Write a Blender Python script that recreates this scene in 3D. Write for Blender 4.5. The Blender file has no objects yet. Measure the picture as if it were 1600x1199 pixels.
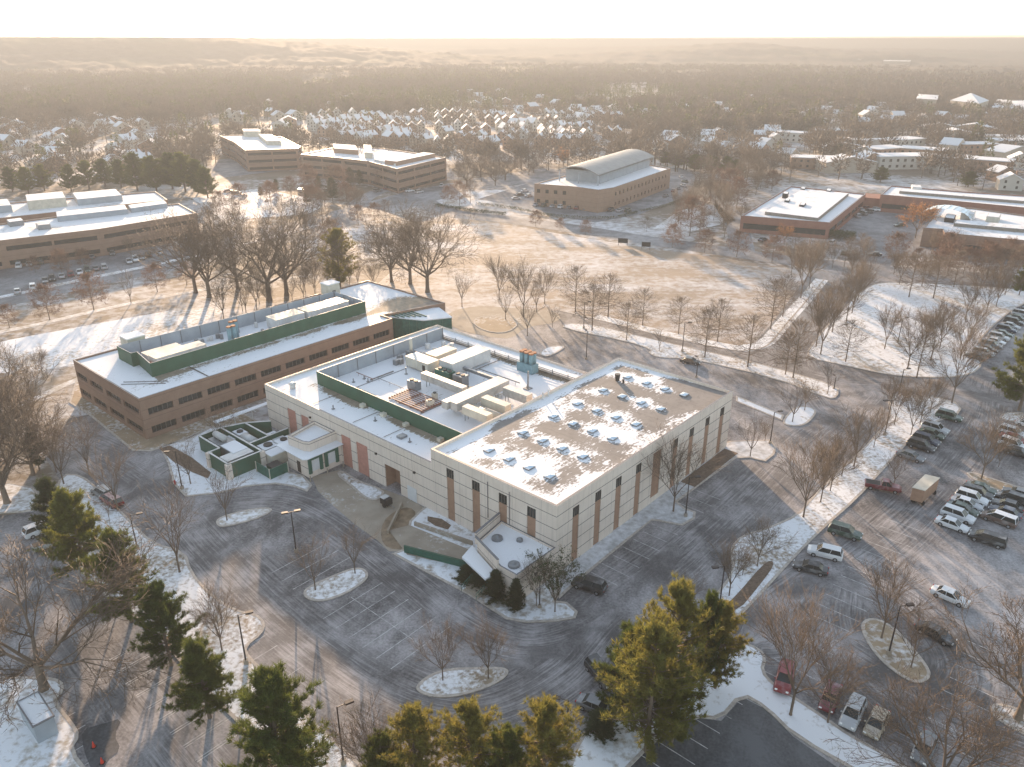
import bpy, bmesh, math, random
import numpy as np
from mathutils import Vector, Matrix
from mathutils.geometry import delaunay_2d_cdt, tessellate_polygon
R = math.radians
scene = bpy.context.scene
# ------------------------------------------------------------------ camera
CAM_H = 70.0
FPX = 1230.0                      # focal length in photo pixels (photo 1600 wide)
PITCH = math.atan(537.5 / FPX)
cam_d = bpy.data.cameras.new('camera'); cam = bpy.data.objects.new('camera', cam_d)
scene.collection.objects.link(cam); scene.camera = cam
cam_d.sensor_width = 36.0; cam_d.lens = 36.0 * FPX / 1600.0
cam_d.clip_start = 1.0; cam_d.clip_end = 40000.0
cam.location = (0, 0, CAM_H); cam.rotation_euler = (math.pi / 2 - PITCH, 0, 0)
# ------------------------------------------------------------------ sky + sun
SUN_AZ = R(-14.0); SUN_EL = R(9.5)
world = bpy.data.worlds.new('World'); scene.world = world; world.use_nodes = True
wn = world.node_tree.nodes; wl = world.node_tree.links
sky = wn.new('ShaderNodeTexSky'); sky.sky_type = 'NISHITA'; sky.sun_disc = False
sky.sun_elevation = SUN_EL; sky.sun_rotation = SUN_AZ
sky.air_density = 1.0; sky.dust_density = 0.6; sky.ozone_density = 1.0
hs_ = wn.new('ShaderNodeHueSaturation'); hs_.inputs['Saturation'].default_value = .66; wl.new(sky.outputs[0], hs_.inputs['Color']); wl.new(hs_.outputs[0], wn['Background'].inputs[0]); wn['Background'].inputs[1].default_value = 0.15
sun_d = bpy.data.lights.new('sun', 'SUN'); sun = bpy.data.objects.new('sun', sun_d)
scene.collection.objects.link(sun)
sun_d.energy = 4.8; sun_d.angle = R(0.6); sun_d.color = (1.0, 0.70, 0.45)
sd = Vector((math.sin(SUN_AZ) * math.cos(SUN_EL), math.cos(SUN_AZ) * math.cos(SUN_EL), math.sin(SUN_EL)))
sun.rotation_euler = sd.to_track_quat('Z', 'Y').to_euler(); sun.location = (0, 0, 200)
scene.view_settings.view_transform = 'Standard'; scene.view_settings.look = 'None'
scene.view_settings.gamma = 1.0; scene.view_settings.exposure = 1.85
scene.cycles.max_bounces = 6; scene.cycles.diffuse_bounces = 3; scene.cycles.glossy_bounces = 2
scene.cycles.transmission_bounces = 3; scene.cycles.volume_bounces = 0; scene.cycles.transparent_max_bounces = 4
# ------------------------------------------------------------------ survey helpers (photo pixel -> metres on a level plane)
_c, _s = math.cos(PITCH), math.sin(PITCH)
def G(px, py, z=0.0):
    u, v = px - 800.0, 599.5 - py
    t = (z - CAM_H) / (-FPX * _s + v * _c)
    return (u * t, (FPX * _c + v * _s) * t)
def height_of(px, py, ty):
    X, Y = G(px, py); r = (599.5 - ty) / FPX
    return CAM_H + Y * (r * _c - _s) / (_c + r * _s)
AX = R(48.6); OX, OY = G(870, 792, 11.5)
def W(a, b):                     # site grid: b runs along the warehouse's right face, a along its front
    return (OX + b * math.cos(AX) - a * math.sin(AX), OY + b * math.sin(AX) + a * math.cos(AX))
def INV(X, Y):
    X -= OX; Y -= OY
    return (-X * math.sin(AX) + Y * math.cos(AX), X * math.cos(AX) + Y * math.sin(AX))
C = scene.collection
def link(o): C.objects.link(o); return o
def tag(o, label=None, cat=None, group=None, kind=None):
    if label: o['label'] = label
    if cat: o['category'] = cat
    if group: o['group'] = group
    if kind: o['kind'] = kind
    return o
def thing(name, label, cat, loc=(0, 0, 0), rz=0.0, group=None):
    o = link(bpy.data.objects.new(name, None)); o.empty_display_size = 0.5
    o.location = loc; o.rotation_euler = (0, 0, rz)
    return tag(o, label, cat, group)
def dup(root, loc, rz=0.0, label=None, group=None, scale=None):
    r = link(root.copy()); r.location = loc; r.rotation_euler = (0, 0, rz)
    if scale: r.scale = scale
    if label: r['label'] = label
    if group: r['group'] = group
    for ch in root.children:
        c = link(ch.copy()); c.parent = r
        for g in ch.children:
            d = link(g.copy()); d.parent = c
    return r
ORD = ['', 'first', 'second', 'third', 'fourth', 'fifth', 'sixth', 'seventh', 'eighth', 'ninth', 'tenth', 'eleventh', 'twelfth',
       'thirteenth', 'fourteenth', 'fifteenth', 'sixteenth', 'seventeenth', 'eighteenth', 'nineteenth', 'twentieth']
def nth(i): return ORD[i] if i < len(ORD) else '%dth' % i
class MB:
    def __init__(s): s.v = []; s.f = []; s.m = []
    def quad(s, a, b, c, d, m=0):
        n = len(s.v); s.v += [a, b, c, d]; s.f.append((n, n + 1, n + 2, n + 3)); s.m.append(m)
    def tri(s, a, b, c, m=0):
        n = len(s.v); s.v += [a, b, c]; s.f.append((n, n + 1, n + 2)); s.m.append(m)
    def box(s, x0, x1, y0, y1, z0, z1, m=0):
        n = len(s.v)
        s.v += [(x0, y0, z0), (x1, y0, z0), (x1, y1, z0), (x0, y1, z0), (x0, y0, z1), (x1, y0, z1), (x1, y1, z1), (x0, y1, z1)]
        for q in ((0, 3, 2, 1), (4, 5, 6, 7), (0, 1, 5, 4), (1, 2, 6, 5), (2, 3, 7, 6), (3, 0, 4, 7)):
            s.f.append(tuple(n + i for i in q)); s.m.append(m)
        return s
    def prism(s, poly, z0, z1, m=0, cap=True, mtop=None):
        n = len(s.v); k = len(poly)
        s.v += [(p[0], p[1], z0) for p in poly] + [(p[0], p[1], z1) for p in poly]
        for i in range(k):
            j = (i + 1) % k; s.f.append((n + i, n + j, n + k + j, n + k + i)); s.m.append(m)
        if cap:
            s.f.append(tuple(n + k + i for i in range(k))); s.m.append(m if mtop is None else mtop)
        return s
    def tube(s, p0, p1, r0, r1=None, n=8, m=0, cap=True):
        r1 = r0 if r1 is None else r1
        p0, p1 = Vector(p0), Vector(p1); d = (p1 - p0).normalized()
        u = d.orthogonal().normalized(); w = d.cross(u); k = len(s.v)
        for p, r in ((p0, r0), (p1, r1)):
            for i in range(n):
                t = 2 * math.pi * i / n; s.v.append(tuple(p + (u * math.cos(t) + w * math.sin(t)) * r))
        for i in range(n):
            j = (i + 1) % n; s.f.append((k + i, k + j, k + n + j, k + n + i)); s.m.append(m)
        if cap:
            s.f.append(tuple(k + i for i in range(n))[::-1]); s.m.append(m)
            s.f.append(tuple(k + n + i for i in range(n))); s.m.append(m)
        return s
    def obj(s, name, mats, parent=None, smooth=False):
        me = bpy.data.meshes.new(name); me.from_pydata(s.v, [], s.f)
        if not isinstance(mats, (list, tuple)): mats = [mats]
        for m in mats: me.materials.append(m)
        if len(mats) > 1: me.polygons.foreach_set('material_index', s.m)
        if smooth: me.polygons.foreach_set('use_smooth', [True] * len(me.polygons))
        me.update()
        o = link(bpy.data.objects.new(name, me))
        if parent: o.parent = parent
        return o
def npmesh(name, V, F, mat, parent=None, k=3):
    me = bpy.data.meshes.new(name); V = np.asarray(V, dtype=np.float32).reshape(-1, 3); F = np.asarray(F, dtype=np.int32).reshape(-1, k)
    me.vertices.add(len(V)); me.vertices.foreach_set('co', V.ravel())
    me.loops.add(F.size); me.loops.foreach_set('vertex_index', F.ravel())
    me.polygons.add(len(F)); me.polygons.foreach_set('loop_start', np.arange(0, F.size, k, dtype=np.int32))
    me.update(calc_edges=True)
    for m in (mat if isinstance(mat, (list, tuple)) else [mat]): me.materials.append(m)
    o = link(bpy.data.objects.new(name, me))
    if parent: o.parent = parent
    return o
def lat(ix, iy, seed):
    h = (ix.astype(np.int64) * 374761393 + iy.astype(np.int64) * 668265263 + seed * 1442695041) & 0xffffffff
    h = ((h ^ (h >> 13)) * 1274126177) & 0xffffffff
    return ((h ^ (h >> 16)) & 0xffff) / 65535.0
def vnoise(x, y, sc, seed=0):
    x = np.asarray(x, float) / sc; y = np.asarray(y, float) / sc
    ix, iy = np.floor(x), np.floor(y); fx, fy = x - ix, y - iy
    fx = fx * fx * (3 - 2 * fx); fy = fy * fy * (3 - 2 * fy)
    a, b, c, d = lat(ix, iy, seed), lat(ix + 1, iy, seed), lat(ix, iy + 1, seed), lat(ix + 1, iy + 1, seed)
    return (a * (1 - fx) + b * fx) * (1 - fy) + (c * (1 - fx) + d * fx) * fy
def fbm(x, y, sc, seed=0, o=4):
    r = 0; w = 0.5; t = 0
    for i in range(o): r = r + w * vnoise(x, y, sc / 2 ** i, seed + i * 17); t += w; w *= .5
    return r / t
def inpoly(x, y, poly):
    x = np.asarray(x, float); y = np.asarray(y, float); r = np.zeros(x.shape, bool); n = len(poly)
    for i in range(n):
        x0, y0 = poly[i]; x1, y1 = poly[(i + 1) % n]
        if y0 == y1: continue
        c = ((y0 > y) != (y1 > y)) & (x < (x1 - x0) * (y - y0) / (y1 - y0) + x0); r ^= c
    return r
def ccw(poly):
    a = sum(poly[i][0] * poly[(i + 1) % len(poly)][1] - poly[(i + 1) % len(poly)][0] * poly[i][1] for i in range(len(poly)))
    return list(poly) if a > 0 else list(poly)[::-1]
def offset(poly, d):             # inward for ccw
    n = len(poly); out = []
    for i in range(n):
        p, q, r_ = Vector(poly[i - 1]), Vector(poly[i]), Vector(poly[(i + 1) % n])
        e1 = (q - p).normalized(); e2 = (r_ - q).normalized()
        n1 = Vector((-e1.y, e1.x)); n2 = Vector((-e2.y, e2.x)); k = max(0.35, 1 + n1.dot(n2))
        o = q + (n1 + n2) * (d / k); out.append((o.x, o.y))
    return out
def chaikin(poly, n=1):
    for _ in range(n):
        q = []
        for i in range(len(poly)):
            a, b = poly[i], poly[(i + 1) % len(poly)]
            q += [(a[0] * .75 + b[0] * .25, a[1] * .75 + b[1] * .25), (a[0] * .25 + b[0] * .75, a[1] * .25 + b[1] * .75)]
        poly = q
    return poly
def GP(pts, z=0.0): return ccw([G(x, y, z) for x, y in pts])
# ------------------------------------------------------------------ materials
class NT:
    def __init__(s, name):
        s.mat = bpy.data.materials.new(name); s.mat.use_nodes = True; s.t = s.mat.node_tree
        s.b = s.t.nodes['Principled BSDF']; s.b.inputs['Specular IOR Level'].default_value = 0.3
    def n(s, ty, **k):
        x = s.t.nodes.new(ty)
        for a, b in k.items(): setattr(x, a, b)
        return x
    def l(s, a, b): s.t.links.new(a, b)
    def pos(s, obj=False):
        if obj: return s.n('ShaderNodeTexCoord').outputs['Object']
        return s.n('ShaderNodeNewGeometry').outputs['Position']
    def mapped(s, src, scale, rot=0.0):
        m = s.n('ShaderNodeMapping'); m.inputs['Scale'].default_value = scale; m.inputs['Rotation'].default_value = (0, 0, rot)
        s.l(src, m.inputs[0]); return m.outputs[0]
    def noise(s, vec, scale, detail=4, rough=.55):
        x = s.n('ShaderNodeTexNoise'); x.inputs['Scale'].default_value = scale; x.inputs['Detail'].default_value = detail
        x.inputs['Roughness'].default_value = rough; s.l(vec, x.inputs['Vector']); return x.outputs['Fac']
    def ramp(s, fac, a, b, c0=(0, 0, 0, 1), c1=(1, 1, 1, 1)):
        x = s.n('ShaderNodeValToRGB'); e = x.color_ramp.elements
        e[0].position = a; e[1].position = b; e[0].color = c0; e[1].color = c1; s.l(fac, x.inputs[0]); return x.outputs[0]
    def math(s, op, a, b=None, c=None):
        x = s.n('ShaderNodeMath', operation=op)
        for i, v in enumerate((a, b, c)):
            if v is None: continue
            if isinstance(v, (int, float)): x.inputs[i].default_value = v
            else: s.l(v, x.inputs[i])
        return x.outputs[0]
    def mix(s, fac, a, b):
        x = s.n('ShaderNodeMix', data_type='RGBA')
        for i, v in ((0, fac), (6, a), (7, b)):
            if isinstance(v, (int, float)): x.inputs[i].default_value = v
            elif isinstance(v, tuple): x.inputs[i].default_value = v if len(v) == 4 else (*v, 1)
            else: s.l(v, x.inputs[i])
        return x.outputs[2]
    def col(s, v): s.l(v, s.b.inputs['Base Color'])
    def bump(s, h, st=.3, d=.05):
        x = s.n('ShaderNodeBump'); x.inputs['Strength'].default_value = st; x.inputs['Distance'].default_value = d
        s.l(h, x.inputs['Height']); s.l(x.outputs[0], s.b.inputs['Normal'])
def plain(name, col, rough=.6, metal=0., var=.15, scale=1.5, spec=.3):
    t = NT(name); f = t.noise(t.pos(), scale, 4)
    lo = tuple(c * (1 - var) for c in col); hi = tuple(min(1, c * (1 + var)) for c in col)
    t.col(t.mix(t.ramp(f, .3, .7), lo, hi)); t.b.inputs['Roughness'].default_value = rough; t.b.inputs['Metallic'].default_value = metal
    t.b.inputs['Specular IOR Level'].default_value = spec
    return t.mat
SNOW = (.72, .725, .74)
def snowmix(name, base, base2, lo, hi, sc=.25, fine=2.5, stretch=(1, 1, 1), rot=0., amt=.5, snow=SNOW, obj=False):
    t = NT(name); p = t.pos(obj)
    a = t.noise(t.mapped(p, stretch, rot), sc, 5, .6); b = t.noise(p, fine, 5, .65)
    f = t.math('ADD', t.math('MULTIPLY', a, 1 - amt), t.math('MULTIPLY', b, amt))
    g = t.noise(p, sc * 3, 3)
    bc = t.mix(t.ramp(g, .35, .65), base, base2)
    t.col(t.mix(t.ramp(f, lo, hi), bc, snow)); t.b.inputs['Roughness'].default_value = .85
    t.bump(b, .4, .08)
    return t.mat
M = {}
M['snow'] = snowmix('snow', (.5, .49, .47), (.6, .6, .6), .25, .42, .3, 3)
M['verge'] = snowmix('verge', (.30, .235, .16), (.22, .17, .12), .40, .53, .12, 1.6)
M['verge_dry'] = snowmix('verge_dry', (.33, .25, .165), (.24, .18, .115), .50, .66, .10, 1.1)
M['field'] = snowmix('field', (.32, .245, .18), (.245, .19, .14), .46, .63, .018, .4, (1, 2.6, 1), R(-25), .38, (.58, .57, .58))
M['lawn_snow'] = snowmix('lawn_snow', (.42, .37, .3), (.3, .25, .2), .40, .50, .05, .9)
M['ground'] = snowmix('ground', (.20, .155, .11), (.14, .11, .08), .46, .62, .018, .3, amt=.4, snow=(.6, .6, .62))
M['mulch'] = plain('mulch', (.15, .105, .075), .9, var=.4, scale=3)
M['concrete'] = snowmix('concrete', (.34, .29, .23), (.27, .225, .175), .56, .75, .12, 1.2)
M['mud'] = plain('mud', (.21, .15, .095), .6, var=.35, scale=.8)
M['walk'] = snowmix('walk', (.36, .35, .34), (.45, .45, .46), .42, .68, .2, 1.2)
M['kerb'] = plain('kerb', (.42, .37, .32), .85, var=.25, scale=2)
M['path'] = snowmix('path', (.40, .36, .31), (.34, .3, .26), .42, .6, .15, .9)
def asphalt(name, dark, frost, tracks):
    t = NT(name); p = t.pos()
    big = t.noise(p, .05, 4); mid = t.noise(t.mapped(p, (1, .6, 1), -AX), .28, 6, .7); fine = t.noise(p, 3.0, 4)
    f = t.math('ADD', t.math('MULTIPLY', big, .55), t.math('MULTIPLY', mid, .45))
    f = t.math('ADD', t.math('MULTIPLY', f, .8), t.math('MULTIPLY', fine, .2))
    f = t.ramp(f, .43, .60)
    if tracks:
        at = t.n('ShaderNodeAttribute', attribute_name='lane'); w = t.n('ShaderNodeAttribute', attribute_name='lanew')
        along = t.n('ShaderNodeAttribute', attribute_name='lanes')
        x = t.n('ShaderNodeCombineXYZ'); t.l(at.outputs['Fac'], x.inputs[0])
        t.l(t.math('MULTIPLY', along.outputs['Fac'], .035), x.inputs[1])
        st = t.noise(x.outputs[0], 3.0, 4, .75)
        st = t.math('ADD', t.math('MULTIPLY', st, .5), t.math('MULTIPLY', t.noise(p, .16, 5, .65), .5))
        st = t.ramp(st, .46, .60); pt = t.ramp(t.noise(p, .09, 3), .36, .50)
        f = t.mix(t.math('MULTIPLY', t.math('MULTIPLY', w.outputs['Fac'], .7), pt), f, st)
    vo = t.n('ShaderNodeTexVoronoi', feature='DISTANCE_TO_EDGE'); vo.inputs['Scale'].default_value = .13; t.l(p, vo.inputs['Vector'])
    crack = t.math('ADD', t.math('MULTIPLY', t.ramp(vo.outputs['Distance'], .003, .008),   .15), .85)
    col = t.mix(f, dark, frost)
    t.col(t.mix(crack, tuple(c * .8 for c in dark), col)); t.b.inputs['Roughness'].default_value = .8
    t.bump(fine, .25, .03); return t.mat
M['asphalt'] = asphalt('asphalt', (.085, .079, .078), (.40, .375, .37), True)
M['asphalt_far'] = asphalt('asphalt_far', (.12, .12, .125), (.30, .30, .31), False)
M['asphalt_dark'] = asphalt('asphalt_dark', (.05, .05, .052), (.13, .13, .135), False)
M['paint'] = plain('paint', (.40, .39, .38), .7, var=.45, scale=1.)
def precast():
    t = NT('precast'); o = t.pos(True); s = t.n('ShaderNodeSeparateXYZ'); t.l(o, s.inputs[0])
    z = s.outputs['Z']; tot = None
    for h in (9.8, 7.72, 5.75, 3.78, 1.82):
        d = t.math('LESS_THAN', t.math('ABSOLUTE', t.math('SUBTRACT', z, h)), .06)
        tot = d if tot is None else t.math('MAXIMUM', tot, d)
    f = t.noise(o, .35, 4); st = t.noise(t.mapped(o, (2.2, 2.2, .12)), 1., 4)
    c = t.mix(t.ramp(f, .35, .65), (.66, .56, .475), (.72, .62, .53))
    c = t.mix(t.math('MULTIPLY', t.ramp(st, .5, .75), .35), c, (.36, .31, .26))
    vx = t.math('ABSOLUTE', t.math('SUBTRACT', t.math('FRACT', t.math('MULTIPLY', t.math('ADD', s.outputs['X'], s.outputs['Y']), .185)), .5))
    c = t.mix(t.math('MULTIPLY', t.math('LESS_THAN', vx, .006), .5), c, (.2, .17, .15))
    t.col(t.mix(tot, c, (.21, .175, .155))); t.b.inputs['Roughness'].default_value = .85; return t.mat
M['precast'] = precast()
def brick(name, c1, c2, band):
    t = NT(name); o = t.pos(True); s = t.n('ShaderNodeSeparateXYZ'); t.l(o, s.inputs[0])
    f = t.noise(o, .5, 5); fine = t.noise(t.mapped(o, (3, 3, 9)), 1.5, 3)
    c = t.mix(t.ramp(f, .3, .7), c1, c2); c = t.mix(t.math('MULTIPLY', t.ramp(fine, .4, .7), .35), c, tuple(x * .7 for x in c1))
    fr = t.math('FRACT', t.math('MULTIPLY', s.outputs['Z'], .5))
    t.col(t.mix(t.math('MULTIPLY', t.math('LESS_THAN', fr, .07), band), c, tuple(x * .6 for x in c1)))
    t.b.inputs['Roughness'].default_value = .9; return t.mat
M['brick'] = brick('brick', (.25, .155, .11), (.31, .20, .145), .5)
M['brick_red'] = brick('brick_red', (.25, .115, .085), (.31, .15, .11), .3)
M['brick_tan'] = brick('brick_tan', (.29, .185, .13), (.35, .225, .16), .4)
M['strip'] = plain('strip', (.33, .20, .135), .8, var=.12)
M['pink'] = plain('pink', (.45, .215, .165), .8, var=.12)
M['coping'] = plain('coping', (.16, .155, .16), .5, var=.1)
M['glass'] = plain('glass', (.025, .03, .03), .12, var=.3, spec=.6)
M['glass_green'] = plain('glass_green', (.03, .11, .09), .15, var=.3, spec=.7)
M['frame'] = plain('frame', (.12, .11, .10), .5)
M['green'] = plain('green', (.035, .095, .06), .55, var=.15, scale=.4)
M['green_dark'] = plain('green_dark', (.02, .10, .07), .5, var=.2)
M['grey_metal'] = plain('grey_metal', (.30, .33, .36), .5, var=.12, scale=.4)
M['steel'] = plain('steel', (.22, .23, .24), .45, .4)
M['duct'] = plain('duct', (.42, .405, .38), .45, .2, var=.2)
M['cream_metal'] = plain('cream_metal', (.50, .46, .38), .5, var=.18, scale=.6)
M['white_metal'] = plain('white_metal', (.54, .535, .52), .5, var=.15, scale=.6)
M['blue_metal'] = plain('blue_metal', (.16, .27, .31), .5, var=.15)
M['rust'] = plain('rust', (.32, .13, .06), .8, var=.3)
M['pipe_red'] = plain('pipe_red', (.24, .13, .10), .6, var=.2)
M['dark'] = plain('dark', (.02, .02, .022), .6)
M['pole'] = plain('pole', (.045, .035, .032), .5)
M['vault'] = plain('vault', (.24, .235, .225), .55, .1, var=.12, scale=.3)
M['skylight'] = plain('skylight', (.50, .60, .68), .25, var=.1, spec=.6)
M['door_white'] = plain('door_white', (.62, .62, .62), .6, var=.05)
M['roof_brown'] = plain('roof_brown', (.22, .19, .16), .9, var=.2)
M['tyre'] = plain('tyre', (.02, .02, .02), .9); M['rim'] = plain('rim', (.35, .35, .36), .4, .5)
M['lamp_white'] = plain('lamp_white', (.75, .75, .72), .3); M['tail'] = plain('tail', (.4, .02, .02), .3)
M['cone_red'] = plain('cone_red', (.55, .05, .03), .5)
M['siding'] = plain('siding', (.50, .47, .42), .8, var=.15, scale=.05); M['siding2'] = plain('siding2', (.42, .36, .29), .8, var=.15, scale=.05)
def roofsnow(name, c1, c2, snow=SNOW):
    t = NT(name); at = t.n('ShaderNodeAttribute', attribute_name='snow'); o = t.pos(True)
    fine = t.noise(o, 2.2, 5, .7); f2 = t.noise(t.mapped(o, (.6, 2.4, 1), R(35)), 1.1, 4, .6)
    f = t.math('ADD', at.outputs['Fac'], t.math('MULTIPLY', t.math('SUBTRACT', t.math('ADD', fine, f2), 1.0), .80))
    g = t.noise(o, .3, 3); s = t.n('ShaderNodeSeparateXYZ'); t.l(o, s.inputs[0])
    sx = t.math('LESS_THAN', t.math('FRACT', t.math('MULTIPLY', s.outputs['X'], .33)), .03); sy = t.math('LESS_THAN', t.math('FRACT', t.math('MULTIPLY', s.outputs['Y'], .11)), .01)
    st = t.ramp(t.noise(o, 1.1, 5, .7), .5, .68)
    base = t.mix(t.math('MULTIPLY', st, .5), t.mix(t.ramp(g, .3, .7), c1, c2), tuple(c * .55 for c in c1))
    base = t.mix(t.math('MULTIPLY', t.math('MAXIMUM', sx, sy), .45), base, tuple(c * .5 for c in c1))
    t.col(t.mix(t.ramp(f, .46, .56), base, snow)); t.b.inputs['Roughness'].default_value = .8
    t.bump(f, .3, .05); return t.mat
M['roofsnow'] = roofsnow('roofsnow', (.17, .155, .145), (.225, .205, .19))
M['roofsnow_brown'] = roofsnow('roofsnow_brown', (.20, .165, .12), (.30, .25, .19))
M['roof_far'] = snowmix('roof_far', (.42, .40, .38), (.34, .32, .30), .34, .46, .05, .5)
def leafmat(name, c1, c2, trans=.35, rough=.7):
    t = NT(name); oi = t.n('ShaderNodeObjectInfo'); f = t.noise(t.pos(), .8, 3)
    f = t.math('ADD', t.math('MULTIPLY', f, .6), t.math('MULTIPLY', oi.outputs['Random'], .4))
    c = t.mix(t.ramp(f, .3, .7), c1, c2); t.col(c); t.b.inputs['Roughness'].default_value = rough
    if trans:
        tr = t.n('ShaderNodeBsdfTranslucent'); t.l(c, tr.inputs[0]); mx = t.n('ShaderNodeMixShader'); mx.inputs[0].default_value = trans
        t.l(t.b.outputs[0], mx.inputs[1]); t.l(tr.outputs[0], mx.inputs[2])
        out = [x for x in t.t.nodes if x.type == 'OUTPUT_MATERIAL'][0]; t.l(mx.outputs[0], out.inputs[0])
    return t.mat
M['bark'] = leafmat('bark', (.13, .095, .07), (.18, .135, .10), 0)
M['twig'] = leafmat('twig', (.11, .078, .055), (.16, .115, .08), .0)
M['twig_red'] = leafmat('twig_red', (.16, .09, .06), (.22, .125, .085), .15)
M['twig_orange'] = leafmat('twig_orange', (.34, .15, .05), (.42, .2, .08), .35)
M['needle'] = leafmat('needle', (.065, .09, .02), (.15, .155, .03), .42)
M['needle_gold'] = leafmat('needle_gold', (.13, .135, .03), (.24, .195, .045), .5)
M['needle_dark'] = leafmat('needle_dark', (.04, .055, .022), (.07, .08, .03), .3)
M['wood_bare'] = leafmat('wood_bare', (.11, .085, .065), (.17, .13, .095), .15)
M['wood_ever'] = leafmat('wood_ever', (.085, .095, .03), (.14, .14, .045), .3)
# ================================================================== GROUND
def sheet(name, poly, z, mat):
    tri = tessellate_polygon([[Vector((x, y, 0)) for x, y in poly]])
    mb = MB(); mb.v = [(x, y, z) for x, y in poly]
    for a, b, c_ in tri:
        p, q, r_ = poly[a], poly[b], poly[c_]
        cr = (q[0] - p[0]) * (r_[1] - p[1]) - (q[1] - p[1]) * (r_[0] - p[0])
        mb.f.append((a, b, c_) if cr > 0 else (a, c_, b)); mb.m.append(0)
    return tag(mb.obj(name, mat), kind='structure')
GS = 9300.0
mb = MB(); N = 24
for i in range(N):
    for j in range(N):
        x0, x1 = -GS + 2 * GS * i / N, -GS + 2 * GS * (i + 1) / N; y0, y1 = -GS + 2 * GS * j / N, -GS + 2 * GS * (j + 1) / N
        mb.quad((x0, y0, 0), (x1, y0, 0), (x1, y1, 0), (x0, y1, 0))
tag(mb.obj('ground', M['ground']), kind='structure')
# the big mown field, lawns and drifted ground
sheet('field', chaikin(GP([(560, 470), (640, 400), (690, 335), (790, 351), (958, 380), (1215, 416), (1300, 432), (1262, 470), (1195, 545), (1145, 551), (1040, 527), (930, 499), (868, 485), (790, 490), (735, 505), (680, 470)]), 1), .012, M['field'])
sheet('snow_meadow', chaikin(GP([(-60, 580), (-60, 545), (130, 510), (200, 497), (300, 480), (360, 480), (330, 500), (210, 540), (100, 575), (20, 585)]), 2), .012, M['lawn_snow'])
# ---- asphalt of the site, with tyre lanes
A_MAIN = GP([(40, 660), (79, 668), (105, 655), (139, 648), (207, 700), (265, 690), (330, 665), (420, 660), (560, 640), (700, 600), (742, 560), (770, 545), (760, 527), (725, 510), (715, 497), (727, 487), (770, 486), (800, 497),
             (871, 485), (930, 497), (1040, 524), (1142, 548), (1190, 545), (1212, 528), (1262, 470), (1300, 430), (1303, 421), (1362, 421), (1400, 432), (1620, 450), (1800, 470), (2100, 1300), (-300, 1300), (-300, 800), (0, 806), (20, 804), (78, 796), (100, 760), (60, 700)])
LANES = [([(110, 690), (180, 720), (250, 770), (320, 850), (420, 950), (520, 1030), (640, 1100), (760, 1110), (880, 1050), (960, 960), (1060, 880), (1150, 800), (1230, 720), (1300, 660), (1350, 615)], 7),
         ([(250, 790), (330, 785), (440, 780), (520, 815), (640, 900), (740, 975), (840, 1005), (950, 960), (1060, 870)], 5),
         ([(1240, 1220), (1130, 1000), (1230, 900), (1300, 880), (1295, 960), (1320, 1030), (1390, 1100), (1500, 1150), (1640, 1200)], 6),
         ([(1560, 600), (1550, 660), (1490, 740), (1400, 830), (1310, 900), (1240, 980), (1200, 1010)], 6),
         ([(760, 510), (860, 495), (1040, 535), (1200, 572), (1320, 600), (1460, 605), (1620, 640)], 5),
         ([(860, 530), (1000, 580), (1180, 640), (1290, 660), (1340, 620)], 6),
         ([(1340, 430), (1290, 500), (1240, 560), (1290, 640)], 5),
         ([(1320, 1010), (1450, 1085), (1500, 1050), (1460, 980), (1400, 930), (1330, 900)], 5),
         ([(-100, 860), (60, 830), (120, 960), (230, 1100), (330, 1220)], 5),
         ([(330, 620), (300, 700), (240, 740), (170, 800), (150, 760)], 5)]
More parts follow.
